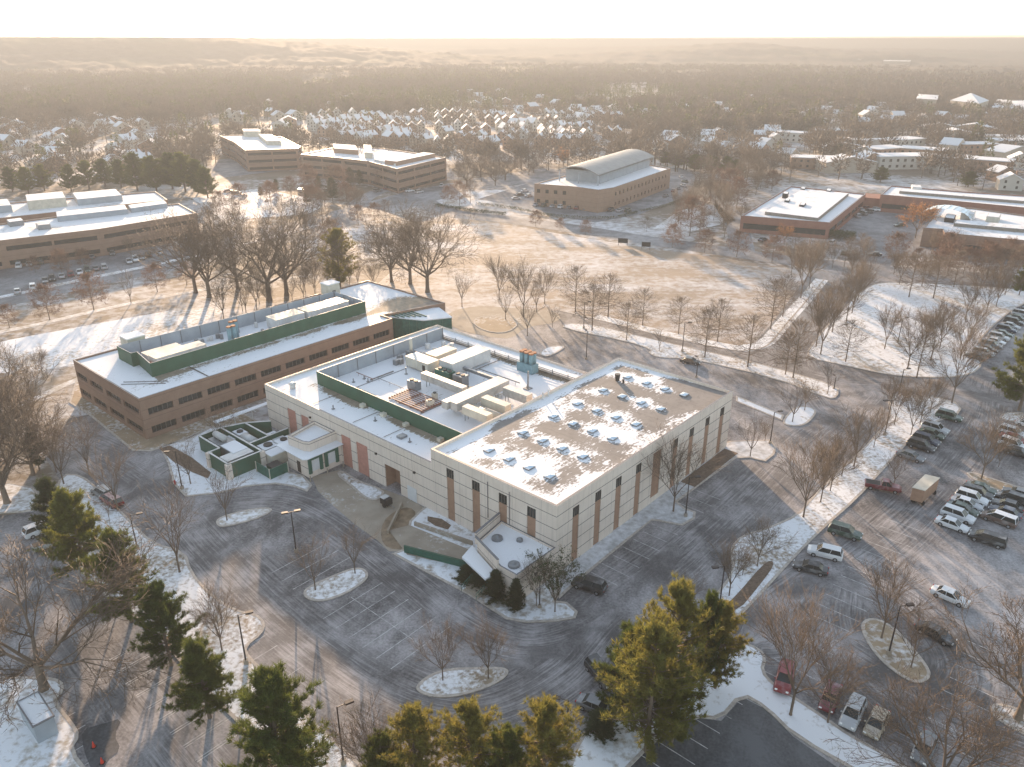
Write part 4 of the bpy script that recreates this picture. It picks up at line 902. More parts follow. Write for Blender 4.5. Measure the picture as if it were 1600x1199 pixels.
office('office_building', 'brick building with cluttered snowy roof and white arch in front of the long red one', [(1443, 356), (1473, 358), (1476, 364), (1700, 385), (1700, 350), (1520, 325), (1468, 322)], 7.0, 'brick', 1, rooftop=((1490, 352, 1600, 362, 1602, 356, .7, 'roof_brown'), (1500, 341, 1520, 343, 1523, 338, 2.0, 'white_metal'), (1540, 345, 1560, 347, 1563, 341, 1.6, 'cream_metal'), (1475, 345, 1490, 347, 1493, 341, 1.2, 'dark')), band=2.0)
# connecting link and arch detail
gb = thing('link_building', 'short red brick link between the two red brick buildings at right', 'building', (*G(1366, 325), 0))
m = MB(); m.prism(ccw([tuple(Vector(G(x, y, 5)) - Vector(G(1366, 325))) for x, y in ((1350, 309), (1380, 311), (1382, 304), (1352, 302))]), 0, 5.0); m.obj('wall', M['brick_red'], gb)
for x, y in ((1405, 316), (1455, 319), (1545, 328)):
    q = thing('entrance_canopy', ['white entrance canopy on the long red wall nearest the corner', 'white entrance canopy at the middle of the long red wall', 'white entrance canopy at far right of the long red wall'][(1405, 1455, 1545).index(x)], 'canopy', (*G(x, y, 4), 0), R(-35), 'white canopies on the long red wall')
    m = MB(); m.box(-4, 4, -2.5, 0, 3.6, 4.1); m.obj('roof', M['snow'], q); m = MB(); m.box(-2.5, -2.2, -2.2, -1.9, 0, 3.6); m.box(2.2, 2.5, -2.2, -1.9, 0, 3.6); m.obj('post', M['white_metal'], q)
# arched white skylight on the cluttered roof
q = thing('arched_skylight', 'white arched skylight on the cluttered brick building roof at right', 'skylight', (*G(1480, 338, 7), 6.6), R(-38))
m = MB(); n_ = 12; L_ = 9
for i in range(n_):
    a0, a1 = math.pi * i / n_, math.pi * (i + 1) / n_
    m.quad((-9 * math.cos(a0), -L_ / 2, 4 * math.sin(a0)), (-9 * math.cos(a1), -L_ / 2, 4 * math.sin(a1)), (-9 * math.cos(a1), L_ / 2, 4 * math.sin(a1)), (-9 * math.cos(a0), L_ / 2, 4 * math.sin(a0)))
m.obj('vault', M['skylight'], q, True); m = MB()
for i in range(n_ + 1):
    a0 = math.pi * i / n_; m.tube((-9.05 * math.cos(a0), -L_ / 2, 4.05 * math.sin(a0)), (-9.05 * math.cos(a0), L_ / 2, 4.05 * math.sin(a0)), .12, n=4)
m.obj('frame', M['white_metal'], q)
# curved-roof hall
ch = thing('office_building', 'orange brick office topped by a large curved grey vault roof', 'office building', (*G(935, 297, 10), 0))
Of = Vector(G(935, 297, 10)); pl = [tuple(Vector(G(x, y, 10)) - Of) for x, y in ((835, 287), (900, 292), (935, 297), (960, 293), (1048, 263), (1020, 258), (930, 262))]; pl = ccw(pl)
mb = MB(); wins = []
for i in range(len(pl)):
    p, q = pl[i], pl[(i + 1) % len(pl)]; L = math.hypot(q[0] - p[0], q[1] - p[1])
    hs = [(1.2 + 4.2 * j, 2.9 + 4.2 * j, z, z + 1.7) for j in range(int((L - 3) / 4.2)) for z in (1.5, 6.0)] if L > 20 else []
    Pq = wall_face(mb, p, q, 0, 10, hs, .4); wins += [(Pq, h) for h in hs]
mb.obj('wall', M['brick_tan'], ch)
for Pq, h in wins: pane(Pq, h, .4, ch, bars=0)
m = MB(); inn = parapet(m, pl, 9.5, 10, .5, 0, 1); m.obj('parapet', [M['brick_tan'], M['coping']], ch); MB().prism(inn, 9.4, 9.52).obj('roof', M['snow'], ch)
A_, B_ = Vector(G(872, 282, 10)) - Of, Vector(G(935, 289, 10)) - Of; D_ = Vector(G(1022, 258, 10)) - Of
ax = (B_ - A_); wid = ax.length; ax.normalize(); ln = (D_ - B_); Lh = ln.length; ln.normalize()
def vp(u, v, z): q = A_ + ax * u + ln * v; return (q.x, q.y, z)
m = MB(); pg = ccw([vp(1.5, 5, 0)[:2], vp(wid - 1.5, 5, 0)[:2], vp(wid - 1.5, Lh - 3, 0)[:2], vp(1.5, Lh - 3, 0)[:2]]); m.prism(pg, 9.5, 14.8); m.obj('clerestory', M['grey_metal'], ch)
m = MB(); n_ = 16
def zc(i): t_ = i / n_; return 14.9 + 3.6 * math.sin(math.pi * (t_ * .82 + .12)) - 1.3
for i in range(n_):
    u0, u1 = wid * i / n_, wid * (i + 1) / n_
    m.quad(vp(u0, 0, zc(i)), vp(u1, 0, zc(i + 1)), vp(u1, Lh, zc(i + 1)), vp(u0, Lh, zc(i))); m.quad(vp(u0, Lh, zc(i) - .5), vp(u1, Lh, zc(i + 1) - .5), vp(u1, 0, zc(i + 1) - .5), vp(u0, 0, zc(i) - .5))
    m.quad(vp(u0, 0, zc(i) - .5), vp(u1, 0, zc(i + 1) - .5), vp(u1, 0, zc(i + 1)), vp(u0, 0, zc(i)))
m.obj('vault_roof', M['vault'], ch, True)
for u, v in ((.5, .5), (wid - .5, .5), (wid * .5, .5), (.5, Lh - .5), (wid - .5, Lh - .5)): a_ = vp(u, v, 9.4); MB().tube(a_, (a_[0], a_[1], 14.2), .3, n=6).obj('column', M['grey_metal'], ch)
# ================================================================== TREES
def tube_mesh(segs, n=4):
    """segs: list of (p0,p1,r0,r1) -> V,F arrays of n-gon tubes (triangulated)"""
    if not segs: return np.zeros((0, 3)), np.zeros((0, 3), int)
    P0 = np.array([s[0] for s in segs]); P1 = np.array([s[1] for s in segs]); r0 = np.array([s[2] for s in segs])[:, None]; r1 = np.array([s[3] for s in segs])[:, None]
    d = P1 - P0; d /= np.maximum(np.linalg.norm(d, axis=1, keepdims=True), 1e-6)
    ref = np.where(np.abs(d[:, 2:3]) > .9, np.array([[1., 0, 0]]), np.array([[0, 0, 1.]])); u = np.cross(d, ref); u /= np.linalg.norm(u, axis=1, keepdims=True); w = np.cross(d, u)
    K = len(segs); V = np.zeros((K, 2 * n, 3))
    for i in range(n):
        t = 2 * math.pi * i / n; o = u * math.cos(t) + w * math.sin(t); V[:, i] = P0 + o * r0; V[:, n + i] = P1 + o * r1
    F = []
    for i in range(n):
        j = (i + 1) % n; F += [(i, j, n + j), (i, n + j, n + i)]
    F = np.array(F)[None] + (np.arange(K) * 2 * n)[:, None, None]
    return V.reshape(-1, 3), F.reshape(-1, 3)
def spike_mesh(segs):
    """thin three-sided spikes"""
    P0 = np.array([s[0] for s in segs]); P1 = np.array([s[1] for s in segs]); r = np.array([s[2] for s in segs])[:, None]
    d = P1 - P0; d /= np.maximum(np.linalg.norm(d, axis=1, keepdims=True), 1e-6)
    ref = np.where(np.abs(d[:, 2:3]) > .9, np.array([[1., 0, 0]]), np.array([[0, 0, 1.]])); u = np.cross(d, ref); u /= np.linalg.norm(u, axis=1, keepdims=True); w = np.cross(d, u)
    K = len(segs); V = np.zeros((K, 4, 3))
    for i in range(3): t = 2 * math.pi * i / 3; V[:, i] = P0 + (u * math.cos(t) + w * math.sin(t)) * r
    V[:, 3] = P1; F = np.array([(0, 1, 3), (1, 2, 3), (2, 0, 3)])[None] + (np.arange(K) * 4)[:, None, None]
    return V.reshape(-1, 3), F.reshape(-1, 3)
def vnorm(v): return v / max(1e-6, np.linalg.norm(v))
def bare_tree(seed, kind, dens=1.0):
    """10 m high bare tree: returns (trunk segs, branch segs, twig spikes)"""
    rg = np.random.RandomState(seed); T, B, S = [], [], []
    def grow(p, d, L, r, lv, maxlv, up, spread, kids):
        n = 3 if lv < 2 else 2; q = p; dd = d; pts = [q]
        for i in range(n):
            dd = vnorm(dd + rg.normal(0, .10 + .03 * lv, 3) + np.array([0, 0, up])); q2 = q + dd * L / n
            ra, rb = r * (1 - .75 * i / n), r * (1 - .75 * (i + 1) / n)
            if lv <= 1: T.append((q, q2, ra, rb))
            elif lv < maxlv: B.append((q, q2, ra, rb))
            q = q2; pts.append(q)
        if lv >= maxlv:
            for i in range(n): S.append((pts[i], pts[i + 1], r))
            return
        k = kids[lv]
        for i in range(k):
            t = rg.uniform(.25, 1.0) if i else 1.0; f = t * n; a = min(int(f), n - 1); c0 = pts[a] + (pts[a + 1] - pts[a]) * (f - a)
            ax = vnorm(np.cross(dd, rg.normal(0, 1, 3))); ang = spread * rg.uniform(.6, 1.25)
            nd = vnorm(dd * math.cos(ang) + ax * math.sin(ang)); grow(c0, nd, L * rg.uniform(.48, .72), r * .5 * (1.1 - .4 * t), lv + 1, maxlv, up, spread, kids)
    if kind == 'oak':
        h = 2.4; p = np.zeros(3)
        T.append((p, np.array([.03, 0, .5]), .34, .25)); T.append((np.array([.03, 0, .5]), np.array([.05, .05, h]), .25, .2))
        nl = 7
        for i in range(nl):
            a = 2 * math.pi * i / nl + rg.uniform(-.3, .3); e = rg.uniform(.5, 1.15); d = np.array([math.cos(a) * math.cos(e), math.sin(a) * math.cos(e), math.sin(e)])
            grow(np.array([.05, .05, h - rg.uniform(0, .7)]), d, rg.uniform(4.0, 5.2), .13, 1, 5, .07, .66, [0, 6, int(5 * dens), int(4 * dens), int(4 * dens)])
    elif kind == 'vase':
        T.append((np.zeros(3), np.array([0, 0, .3]), .16, .12)); T.append((np.array([0, 0, .3]), np.array([.02, 0, 2.6]), .12, .10))
        for i in range(7):
            a = 2 * math.pi * i / 7 + rg.uniform(-.3, .3); e = rg.uniform(.85, 1.35); d = np.array([math.cos(a) * math.cos(e), math.sin(a) * math.cos(e), math.sin(e)])
            grow(np.array([.02, 0, 2.5 - rg.uniform(0, .5)]), d, rg.uniform(3.4, 4.8), .065, 1, 4, .06, .42, [0, int(7 * dens), int(6 * dens), int(5 * dens)])
    else:                        # pin: straight leader with many laterals
        T.append((np.zeros(3), np.array([0, 0, .3]), .18, .13)); T.append((np.array([0, 0, .3]), np.array([0, 0, 5.5]), .13, .075)); T.append((np.array([0, 0, 5.5]), np.array([.1, 0, 9.4]), .075, .015))
        nb = int(60 * (.6 + .4 * dens))
        for i in range(nb):
            t = (i + .5) / nb; z = 2.2 + 7.2 * t; a = i * 2.4 + rg.uniform(-.3, .3); prof = math.sin(math.pi * min(1, (t * .80 + .20))) ** .8 * 3.0 + .25
            e = -.05 + .95 * t + rg.uniform(-.1, .15); d = np.array([math.cos(a) * math.cos(e), math.sin(a) * math.cos(e), math.sin(e)])
            grow(np.array([.02, 0, z]), d, prof * rg.uniform(.75, 1.1), .045 * (1.2 - t), 2, 4, .03, .6, [0, 0, int(7 * dens), int(6 * dens)])
    return T, B, S
def tree_proto(name, seed, kind, dens, twig='twig', tw=.022, leaves=0, leafmat_='twig_red'):
    T, B, S = bare_tree(seed, kind, dens); S = [(a, b, tw) for a, b, r in S]
    V, F = tube_mesh(T, 6); Vb, Fb = tube_mesh([(a, b, max(x, .016), max(y, .012)) for a, b, x, y in B], 3); Vs, Fs = spike_mesh(S)
    root = thing(name, 'x', 'tree'); npmesh('trunk', V, F, M['bark'], root)
    VV = [Vb, Vs]; FF = [Fb, Fs + len(Vb)]
    mats = [M[twig]]; me_idx = None
    if leaves:
        rg = np.random.RandomState(seed + 5); ids = rg.choice(len(S), min(len(S), leaves)); P = np.array([S[i][1] for i in ids]); n = len(P)
        k = 3; Q = P[:, None, :] + rg.normal(0, .16, (n, k, 3)); r_ = rg.normal(0, 1, (n * k, 3, 3)) * .085; LV = (Q.reshape(-1, 1, 3) + r_).reshape(-1, 3); LF = np.arange(len(LV)).reshape(-1, 3) + len(Vb) + len(Vs)
        nf = len(Fb) + len(Fs); VV.append(LV); FF.append(LF); mats.append(M[leafmat_]); me_idx = np.concatenate([np.zeros(nf, np.int32), np.ones(len(LF), np.int32)])
    o = npmesh('crown', np.concatenate(VV), np.concatenate(FF), mats, root)
    if me_idx is not None: o.data.polygons.foreach_set('material_index', me_idx)
    return root
def pine_proto(name, seed, mat='needle', width=.24, dens=1.0, full=.9, cone=False):
    """10 m evergreen: trunk, whorled limbs and thousands of needle tufts"""
    rg = np.random.RandomState(seed); T = [(np.zeros(3), np.array([0, 0, 4.5]), .2, .13), (np.array([0, 0, 4.5]), np.array([0, 0, 9.7]), .13, .02)]; C0, D0 = [], []
    Bs = []; nw = 20 if not cone else 26
    for w in range(nw):
        t = (w + .5) / nw; z = (1.3 if not cone else .3) + ((8.3 if not cone else 9.4)) * t; nb = rg.randint(5, 8)
        rad = 10 * width * (((1.02 - t) ** .62 * min(1, .55 + t * 2.5) * (.9 + .2 * math.sin(w * 1.7))) if mat == 'needle' else (math.sin(math.pi * min(1, .30 + .70 * t)) ** .75) if not cone else (1 - t) ** .85) + .25
        for b in range(nb):
            a = rg.uniform(0, 6.28); L = rad * rg.uniform(.62, 1.2) * (1 if rg.rand() < full else .45); e = (.12 + .55 * t) if not cone else (.1 + .5 * t)
            d = np.array([math.cos(a) * math.cos(e), math.sin(a) * math.cos(e), math.sin(e)]); p = np.array([0, 0, z]); m_ = 4
            for i in range(m_):
                q = p + d * L / m_; d = vnorm(d + np.array([0, 0, .10])); Bs.append((p, q, .05 * (1 - i / m_) + .01, .04 * (1 - i / m_) + .008))
                if i >= 1 or cone:
                    for k in range(int(5 * dens + .5)):
                        C0.append(p + (q - p) * rg.rand() + rg.normal(0, .13, 3)); D0.append(vnorm(d * .7 + rg.normal(0, .45, 3) + np.array([0, 0, .45])))
                p = q
    C0 = np.array(C0); D0 = np.array(D0); n = len(C0); k = 17
    C_ = np.repeat(C0, k, 0); D = np.repeat(D0, k, 0) + rg.normal(0, .48, (n * k, 3)); D /= np.linalg.norm(D, axis=1, keepdims=True)
    Lh = rg.uniform(.26, .52, (n * k, 1)); side = np.cross(D, rg.normal(0, 1, (n * k, 3))); side /= np.linalg.norm(side, axis=1, keepdims=True); wd = rg.uniform(.014, .032, (n * k, 1))
    st = C_ + rg.normal(0, .05, (n * k, 3)); V = np.stack([st - side * wd, st + side * wd, st + D * Lh], 1).reshape(-1, 3); F = np.arange(len(V)).reshape(-1, 3)
    root = thing(name, 'x', 'tree'); Vt, Ft = tube_mesh(T, 7); Vb, Fb = tube_mesh(Bs, 3); npmesh('trunk', np.concatenate([Vt, Vb]), np.concatenate([Ft, Fb + len(Vt)]), M['bark'], root)
    npmesh('crown', V, F, M[mat], root); return root
PROTO = {}
def proto(k):
    if k in PROTO: return PROTO[k]
    kind, v = k.split(':'); v = int(v)
    if kind == 'oak': r = tree_proto('broad_tree', 10 + v, 'oak', 1.0, tw=.015)
    elif kind == 'vase': r = tree_proto('bare_tree', 30 + v, 'vase', 1.0, tw=.015)
    elif kind == 'pin': r = tree_proto('bare_tree', 50 + v, 'pin', .9, tw=.015)
    elif kind == 'pinred': r = tree_proto('bare_tree', 70 + v, 'pin', .8, 'twig_red', tw=.018, leaves=2600)
    elif kind == 'orange': r = tree_proto('autumn_tree', 80 + v, 'vase', .9, 'twig', tw=.02, leaves=9000, leafmat_='twig_orange')
    elif kind == 'sparse': r = tree_proto('bare_tree', 90 + v, 'vase', .72, tw=.017)
    elif kind == 'leafy': r = tree_proto('young_tree', 95 + v, 'vase', .85, 'twig', tw=.018, leaves=4200, leafmat_='needle_dark')
    elif kind == 'pine': r = pine_proto('pine_tree', 110 + v, 'needle', .38 + .02 * v, dens=1.7)
    elif kind == 'gold': r = pine_proto('pine_tree', 130 + v, 'needle_gold', .33, full=.85)
    elif kind == 'dark': r = pine_proto('pine_tree', 150 + v, 'needle_dark', .24, full=.85)
    elif kind == 'cone': r = pine_proto('conifer', 170 + v, 'needle_dark', .2, dens=.7, cone=True)
    PROTO[k] = r; r['used'] = 0; return r
rt_ = random.Random(4)
NV = dict(oak=4, vase=3, pin=3, pinred=2, orange=1, sparse=2, leafy=1, pine=3, gold=2, dark=2, cone=1)
cnt = {}
def plant(kind, bx_, by_, ty, label, group=None, wide=1.0, cat='tree', name=None, z=0.0):
    X, Y = G(bx_, by_); h = height_of(bx_, by_, ty); c_ = cnt.get(kind, 0); cnt[kind] = c_ + 1
    r = proto('%s:%d' % (kind, c_ % NV[kind])); s_ = h / 10.0
    if kind in ('vase', 'pin', 'pinred', 'sparse') and wide > 1: wide = 1 + (wide - 1) * .3
    if kind == 'vase': wide *= .9
    sc_ = (s_ * wide, s_ * wide, s_)
    if not r['used']:
        r['used'] = 1; r.location = (X, Y, z); r.rotation_euler.z = rt_.uniform(0, 6.28); r.scale = sc_; o = r
        tag(r, label, cat, group)
    else:
        o = dup(r, (X, Y, z), rt_.uniform(0, 6.28), label, None, sc_)
        if group: o['group'] = group
        elif 'group' in o: del o['group']
        o['category'] = cat
    if name: o.name = name
    return o
def row(kind, pts, lab, group, wide=1.0, **k):
    """lab has %s for the ordinal from the left"""
    pts = sorted(pts, key=lambda p: p[0])
    for i, p in enumerate(pts): plant(p[3] if len(p) > 3 else kind, p[0], p[1], p[2], lab % nth(i + 1), group, wide, **k)
# big broad trees behind the brick office
row('oak', [(306, 458, 338), (327, 465, 345), (372, 452, 345), (421, 470, 322), (448, 462, 335)], '%s from left of the huge bare trees behind the brick office', 'huge bare trees behind the brick office', 1.05)
row('oak', [(612, 441, 340), (641, 444, 330), (668, 457, 325)], '%s from left of the three tall bare trees at near edge of brown field', 'tall bare trees at near field edge', .95)
plant('gold', 532, 452, 358, 'dense green pine standing between the two groups of huge bare trees', wide=1.0)
row('pinred', [(15, 512, 478), (78, 500, 448), (147, 485, 430), (246, 456, 414), (292, 445, 412)], '%s from left of rusty brown trees along the footpath by the highway', 'rusty trees along the highway footpath', 1.1)
plant('sparse', 205, 474, 425, 'thin bare tree between rusty trees beside the highway footpath')
# left middle
row('vase', [(17, 600, 540), (46, 614, 556), (68, 590, 545)], '%s from left of the bare trees on snow left of the brick office', 'bare trees left of the brick office')
row('vase', [(350, 500, 440, 'sparse'), (385, 492, 430, 'sparse'), (402, 486, 425), (475, 470, 420, 'sparse'), (492, 462, 412), (560, 452, 400, 'sparse'), (585, 455, 405)], '%s from left of slender bare trees just behind the brick office roof', 'slender bare trees behind the brick office')
row('oak', [(-30, 745, 590), (8, 720, 610, 'vase'), (12, 787, 648), (38, 700, 600, 'vase'), (52, 742, 640), (70, 705, 620, 'vase'), (88, 738, 660, 'vase'), (25, 655, 585, 'vase'), (-10, 690, 590, 'vase')], '%s from left in the dense thicket of bare trees at the left edge', 'thicket of bare trees at left edge', 1.15)
plant('dark', 62, 735, 668, 'narrow green cedar inside the bare thicket at left edge', wide=.8)
row('sparse', [(100, 757, 670), (140, 742, 655), (185, 798, 700), (298, 757, 690), (346, 700, 640), (281, 895, 770)], '%s from left of sparse bare trees around the left entrance lane', 'sparse trees around left entrance lane')
plant('sparse', 355, 814, 735, 'young bare tree on the long narrow snow island left of centre')
plant('sparse', 493, 923, 845, 'bare tree at left end of the oval snow island in front lot')
plant('sparse', 555, 897, 825, 'bare tree at right end of the oval snow island in front lot')
plant('vase', 347, 1017, 925, 'sunlit bare tree on the snowy point beside left lamp post')
plant('vase', 692, 1064, 985, 'left of two bare trees on the curved snow island near bottom centre')
plant('vase', 763, 1061, 980, 'right of two bare trees on the curved snow island near bottom centre')
plant('vase', 578, 1225, 1118, 'bare tree at the bottom edge right of the front pine', wide=1.3)
plant('oak', 69, 1078, 882, 'huge spreading bare tree above the white shed at lower left', wide=1.15)
# pines on the left verge
for i, (bx_, by_, ty, k, w) in enumerate([(96, 855, 748, 'dark', 1.0), (138, 905, 768, 'pine', 1.0), (206, 972, 832, 'pine', 1.0), (268, 1040, 918, 'pine', 1.0), (328, 1122, 1003, 'pine', 1.1), (448, 1255, 1058, 'pine', 1.0)]):
    plant(k, bx_, by_, ty, 'green pine, %s from the top in the diagonal line on left verge' % nth(i + 1), 'pines on the left verge', w)
row('gold', [(600, 1240, 1150, 'pine'), (652, 1250, 1112), (738, 1255, 1105), (790, 1262, 1140, 'pine'), (848, 1250, 1100)], '%s from left of golden pines along the bottom edge', 'golden pines along the bottom edge')
plant('gold', 1010, 1175, 978, 'largest golden pine, in front of its clump right of bottom centre', 'golden pine clump', .95)
plant('gold', 1045, 1110, 915, 'tallest pine at the back of the golden clump right of bottom centre', 'golden pine clump', .8)
plant('pine', 1096, 1078, 930, 'green pine between the golden clump and the leaning gold pine', 'golden pine clump', .62)
plant('pine', 1050, 1160, 1040, 'dark green pine at right foot of the golden clump', 'golden pine clump', .7)
plant('pine', 985, 1120, 985, 'low green pine at left side of the golden clump', 'golden pine clump', 1.1)
plant('gold', 1117, 1076, 945, 'single gold pine with bare lower trunk on the snow bank', None, .85)
plant('cone', 937, 1148, 1112, 'dark rounded evergreen shrub at tip of the bottom snow bank', None, 3.2, 'shrub', 'evergreen_shrub')
plant('pine', 1592, 642, 520, 'large dark pine at the right edge beside the parked cars', None, 1.0)
plant('pine', 1592, 462, 415, 'small green pine at right edge below the brick buildings', None, .9)
# porch planting
plant('cone', 775, 934, 893, 'wide brown green conifer right of the porch steps', None, 2.3, 'shrub', 'conifer')
plant('cone', 806, 954, 905, 'narrow pointed green conifer at front corner of warehouse porch', None, 1.5, 'shrub', 'conifer')
plant('leafy', 867, 957, 868, 'leafy young tree right of the black post lamp at warehouse corner', None, .95)
plant('vase', 838, 948, 875, 'brown young tree beside the black post lamp at warehouse corner', None, .8)
for i, (x, y, t_) in enumerate(((728, 905, 884), (745, 918, 897), (760, 912, 893))): plant('cone', x, y, t_, '%s from left of low brown shrubs by the porch steps' % nth(i + 1), 'low shrubs by the porch steps', 3.5, 'shrub', 'shrub')
# along right face and behind
plant('vase', 1052, 800, 690, 'bare tree on the rounded snow island beside the lamp at right face')
plant('sparse', 1172, 714, 655, 'small sunlit bare tree near the far right warehouse corner')
plant('sparse', 1195, 690, 655, 'tiny bare tree beside lamp on the island at far warehouse corner')
row('sparse', [(1238, 660, 600), (1257, 642, 595)], '%s from left of two bare saplings on the snow island right of the warehouse', 'saplings on snow island right of warehouse')
plant('sparse', 1293, 616, 570, 'bare sapling at the right tip of the long rear snow strip')
row('pin', [(899, 487, 417), (950, 496, 428), (1004, 509, 452), (1060, 522, 465), (1121, 534, 467), (1251, 466, 380, 'vase'), (1264, 451, 378, 'vase'), (1204, 514, 436), (1223, 495, 430)], '%s from left in the tree row along the near side of the brown field', 'trees along the near side of the field')
row('pin', [(863, 512, 478, 'sparse'), (925, 517, 445), (979, 532, 473), (1101, 559, 482), (1168, 574, 492), (1227, 586, 520), (1239, 591, 500), (1030, 549, 515, 'sparse')], '%s from left in the tree row on the snow strip behind the warehouse', 'trees on the rear snow strip')
row('vase', [(722, 480, 425, 'sparse'), (780, 469, 402), (790, 500, 450, 'sparse'), (818, 496, 415), (824, 525, 470, 'sparse'), (851, 475, 418), (838, 488, 440, 'sparse')], '%s from left of bare trees around the entrance drive behind the buildings', 'bare trees around the entrance drive')
row('vase', [(1275, 541, 455), (1282, 554, 465), (1321, 566, 500, 'pin'), (1322, 503, 430), (1331, 490, 420), (1340, 470, 415), (1382, 546, 478), (1300, 520, 440), (1345, 455, 400)], '%s from left of trees at left side of the snowy meadow', 'trees at left side of snowy meadow', 1.1)
row('vase', [(1418, 576, 488), (1432, 591, 515, 'pin'), (1454, 564, 480), (1468, 545, 485), (1487, 630, 520), (1500, 560, 490), (1478, 520, 470), (1515, 530, 470), (1445, 540, 485)], '%s from left of trees in the lower right of the snowy meadow', 'trees at lower right of snowy meadow', 1.15)
row('vase', [(1420, 465, 398, 'pin'), (1458, 467, 400, 'pin'), (1490, 449, 392, 'pin'), (1524, 470, 405), (1540, 492, 425), (1556, 480, 420), (1570, 462, 410), (1508, 500, 440), (1440, 448, 400), (1405, 445, 395)], '%s from left of trees along the top edge of the snowy meadow', 'trees along the top of snowy meadow', 1.1)
row('vase', [(1397, 664, 598), (1423, 680, 618), (1437, 664, 600), (1453, 645, 585), (1334, 730, 640), (1297, 768, 690), (1282, 785, 700), (1255, 809, 692), (1388, 640, 590), (1365, 700, 645), (1315, 745, 680)], '%s from left of bare trees up the long diagonal snow strip at right', 'bare trees on the diagonal snow strip')
row('vase', [(1183, 886, 815), (1139, 932, 850), (1160, 900, 860, 'sparse'), (1075, 955, 895, 'sparse')], '%s from left of bare trees on the lower end of the diagonal snow strip', 'bare trees at lower end of diagonal strip')
plant('vase', 1396, 760, 712, 'small bare tree behind the red pickup truck')
plant('vase', 1533, 750, 655, 'dense brown bare tree above the crowded cars at right', None, 1.1)
plant('vase', 1377, 998, 880, 'bushy bare tree at upper end of the oval island at right', None, .95)
plant('vase', 1423, 1044, 962, 'bare tree at lower end of the oval island at right', None, 1.1)
plant('oak', 1590, 1124, 950, 'large brown bare tree on the island at the lower right edge')
plant('vase', 1235, 1118, 955, 'bare tree with rusty top beside the red car at bottom right', None, 1.1)
plant('vase', 1293, 1130, 1020, 'low spreading bare tree right of the red car at bottom', None, 1.0)
plant('oak', 1462, 1245, 1085, 'wide spreading bare tree at the bottom right edge', None, .95)
plant('vase', 1560, 730, 690, 'thin bare tree at right edge between the car rows')
plant('orange', 1430, 372, 317, 'bright orange tree in front of the red brick buildings at right', None, 1.3)
plant('orange', 880, 266, 232, 'orange leaved tree behind the curved roof office', None, .9)
plant('orange', 1225, 383, 352, 'small orange tree beside the road in front of the red brick building', None, 1.1)
row('pinred', [(1050, 388, 352), (1101, 395, 360), (1151, 402, 362), (1206, 410, 370), (1240, 400, 365, 'pin'), (915, 367, 345), (875, 360, 342), (837, 354, 330), (1010, 362, 340, 'pin')], '%s from left of small trees along the road above the brown field', 'small trees along road above the field', 1.15)
row('pin', [(1093, 365, 325), (1130, 360, 320), (1160, 352, 318, 'vase'), (1060, 350, 318), (1075, 340, 300, 'vase'), (1115, 345, 312)], '%s from left of bare trees between the curved roof office and red building', 'bare trees right of curved roof office')
row('pinred', [(1252, 412, 378, 'vase'), (1268, 425, 378, 'vase'), (1236, 430, 385, 'vase'), (1285, 412, 372, 'vase'), (1300, 420, 380, 'vase'), (1330, 425, 392, 'vase'), (1400, 425, 392, 'vase'), (1465, 430, 392), (1505, 428, 388), (1535, 425, 378), (1562, 432, 385, 'vase'), (1590, 425, 390)], '%s from left of trees on the verge below the red brick buildings', 'trees below the red brick buildings', 1.1)
row('pinred', [(520, 395, 345), (478, 372, 330, 'vase'), (560, 352, 322), (585, 345, 318), (602, 338, 312, 'pin'), (505, 330, 300, 'pin'), (700, 318, 292), (718, 322, 285), (735, 318, 280, 'pin'), (460, 340, 310, 'pin'), (345, 330, 300), (366, 345, 310, 'pin')], '%s from left of trees beside the highway left of the field', 'trees beside the highway', 1.1)
row('dark', [(408, 308, 292), (432, 300, 280), (498, 298, 275), (520, 315, 278), (480, 320, 298), (548, 290, 262), (562, 291, 266)], '%s from left of small dark evergreens beside the highway', 'small evergreens beside highway', 1.2)
row('pine', [(20, 300, 262), (45, 303, 262), (70, 298, 258), (112, 300, 258), (140, 296, 252), (165, 292, 250), (190, 294, 250), (215, 298, 240), (245, 300, 245), (270, 296, 240), (290, 300, 240), (310, 302, 250), (235, 285, 246), (325, 310, 262)], '%s from left in the evergreen belt behind the long left office', 'evergreen belt behind left office', 1.35)
row('pine', [(1060, 262, 240), (1085, 268, 242), (1110, 270, 244), (1135, 272, 245), (1150, 276, 250), (1040, 258, 238), (1375, 285, 262), (1512, 293, 268)], '%s from left of dark evergreens behind the curved roof office and red buildings', 'dark evergreens behind the right offices', 2.0)
# sprinkled roadside and car park trees, one object each
def sprinkle(kinds, poly, n, h, lab, group, seed, wide=1.1):
    rg = random.Random(seed); out = []; P_ = GP(poly); xs = [p[0] for p in P_]; ys = [p[1] for p in P_]
    while len(out) < n:
        x, y = rg.uniform(min(xs), max(xs)), rg.uniform(min(ys), max(ys))
        if inpoly(np.array([x]), np.array([y]), P_)[0] and all(math.hypot(x - a[0], y - a[1]) > 6 for a in out): out.append((x, y))
    pts = []
    for x, y in out:
        hh = rg.uniform(*h); d = y * _c + CAM_H * _s; px = 800 + FPX * x / d; py = 599.5 - FPX * (y * _s - CAM_H * _c) / d
        d2 = y * _c - (hh - CAM_H) * _s; ty = 599.5 - FPX * (y * _s + (hh - CAM_H) * _c) / d2; pts.append((px, py, ty, rg.choice(kinds)))
    row('vase', pts, lab, group, wide)
sprinkle(['vase', 'pin', 'vase', 'pinred'], [(1060, 300), (1130, 285), (1225, 290), (1150, 335), (1140, 372), (1050, 372)], 24, (9, 15), '%s from left of bare trees filling the gap left of the low red brick building', 'bare trees left of the red building', 1)
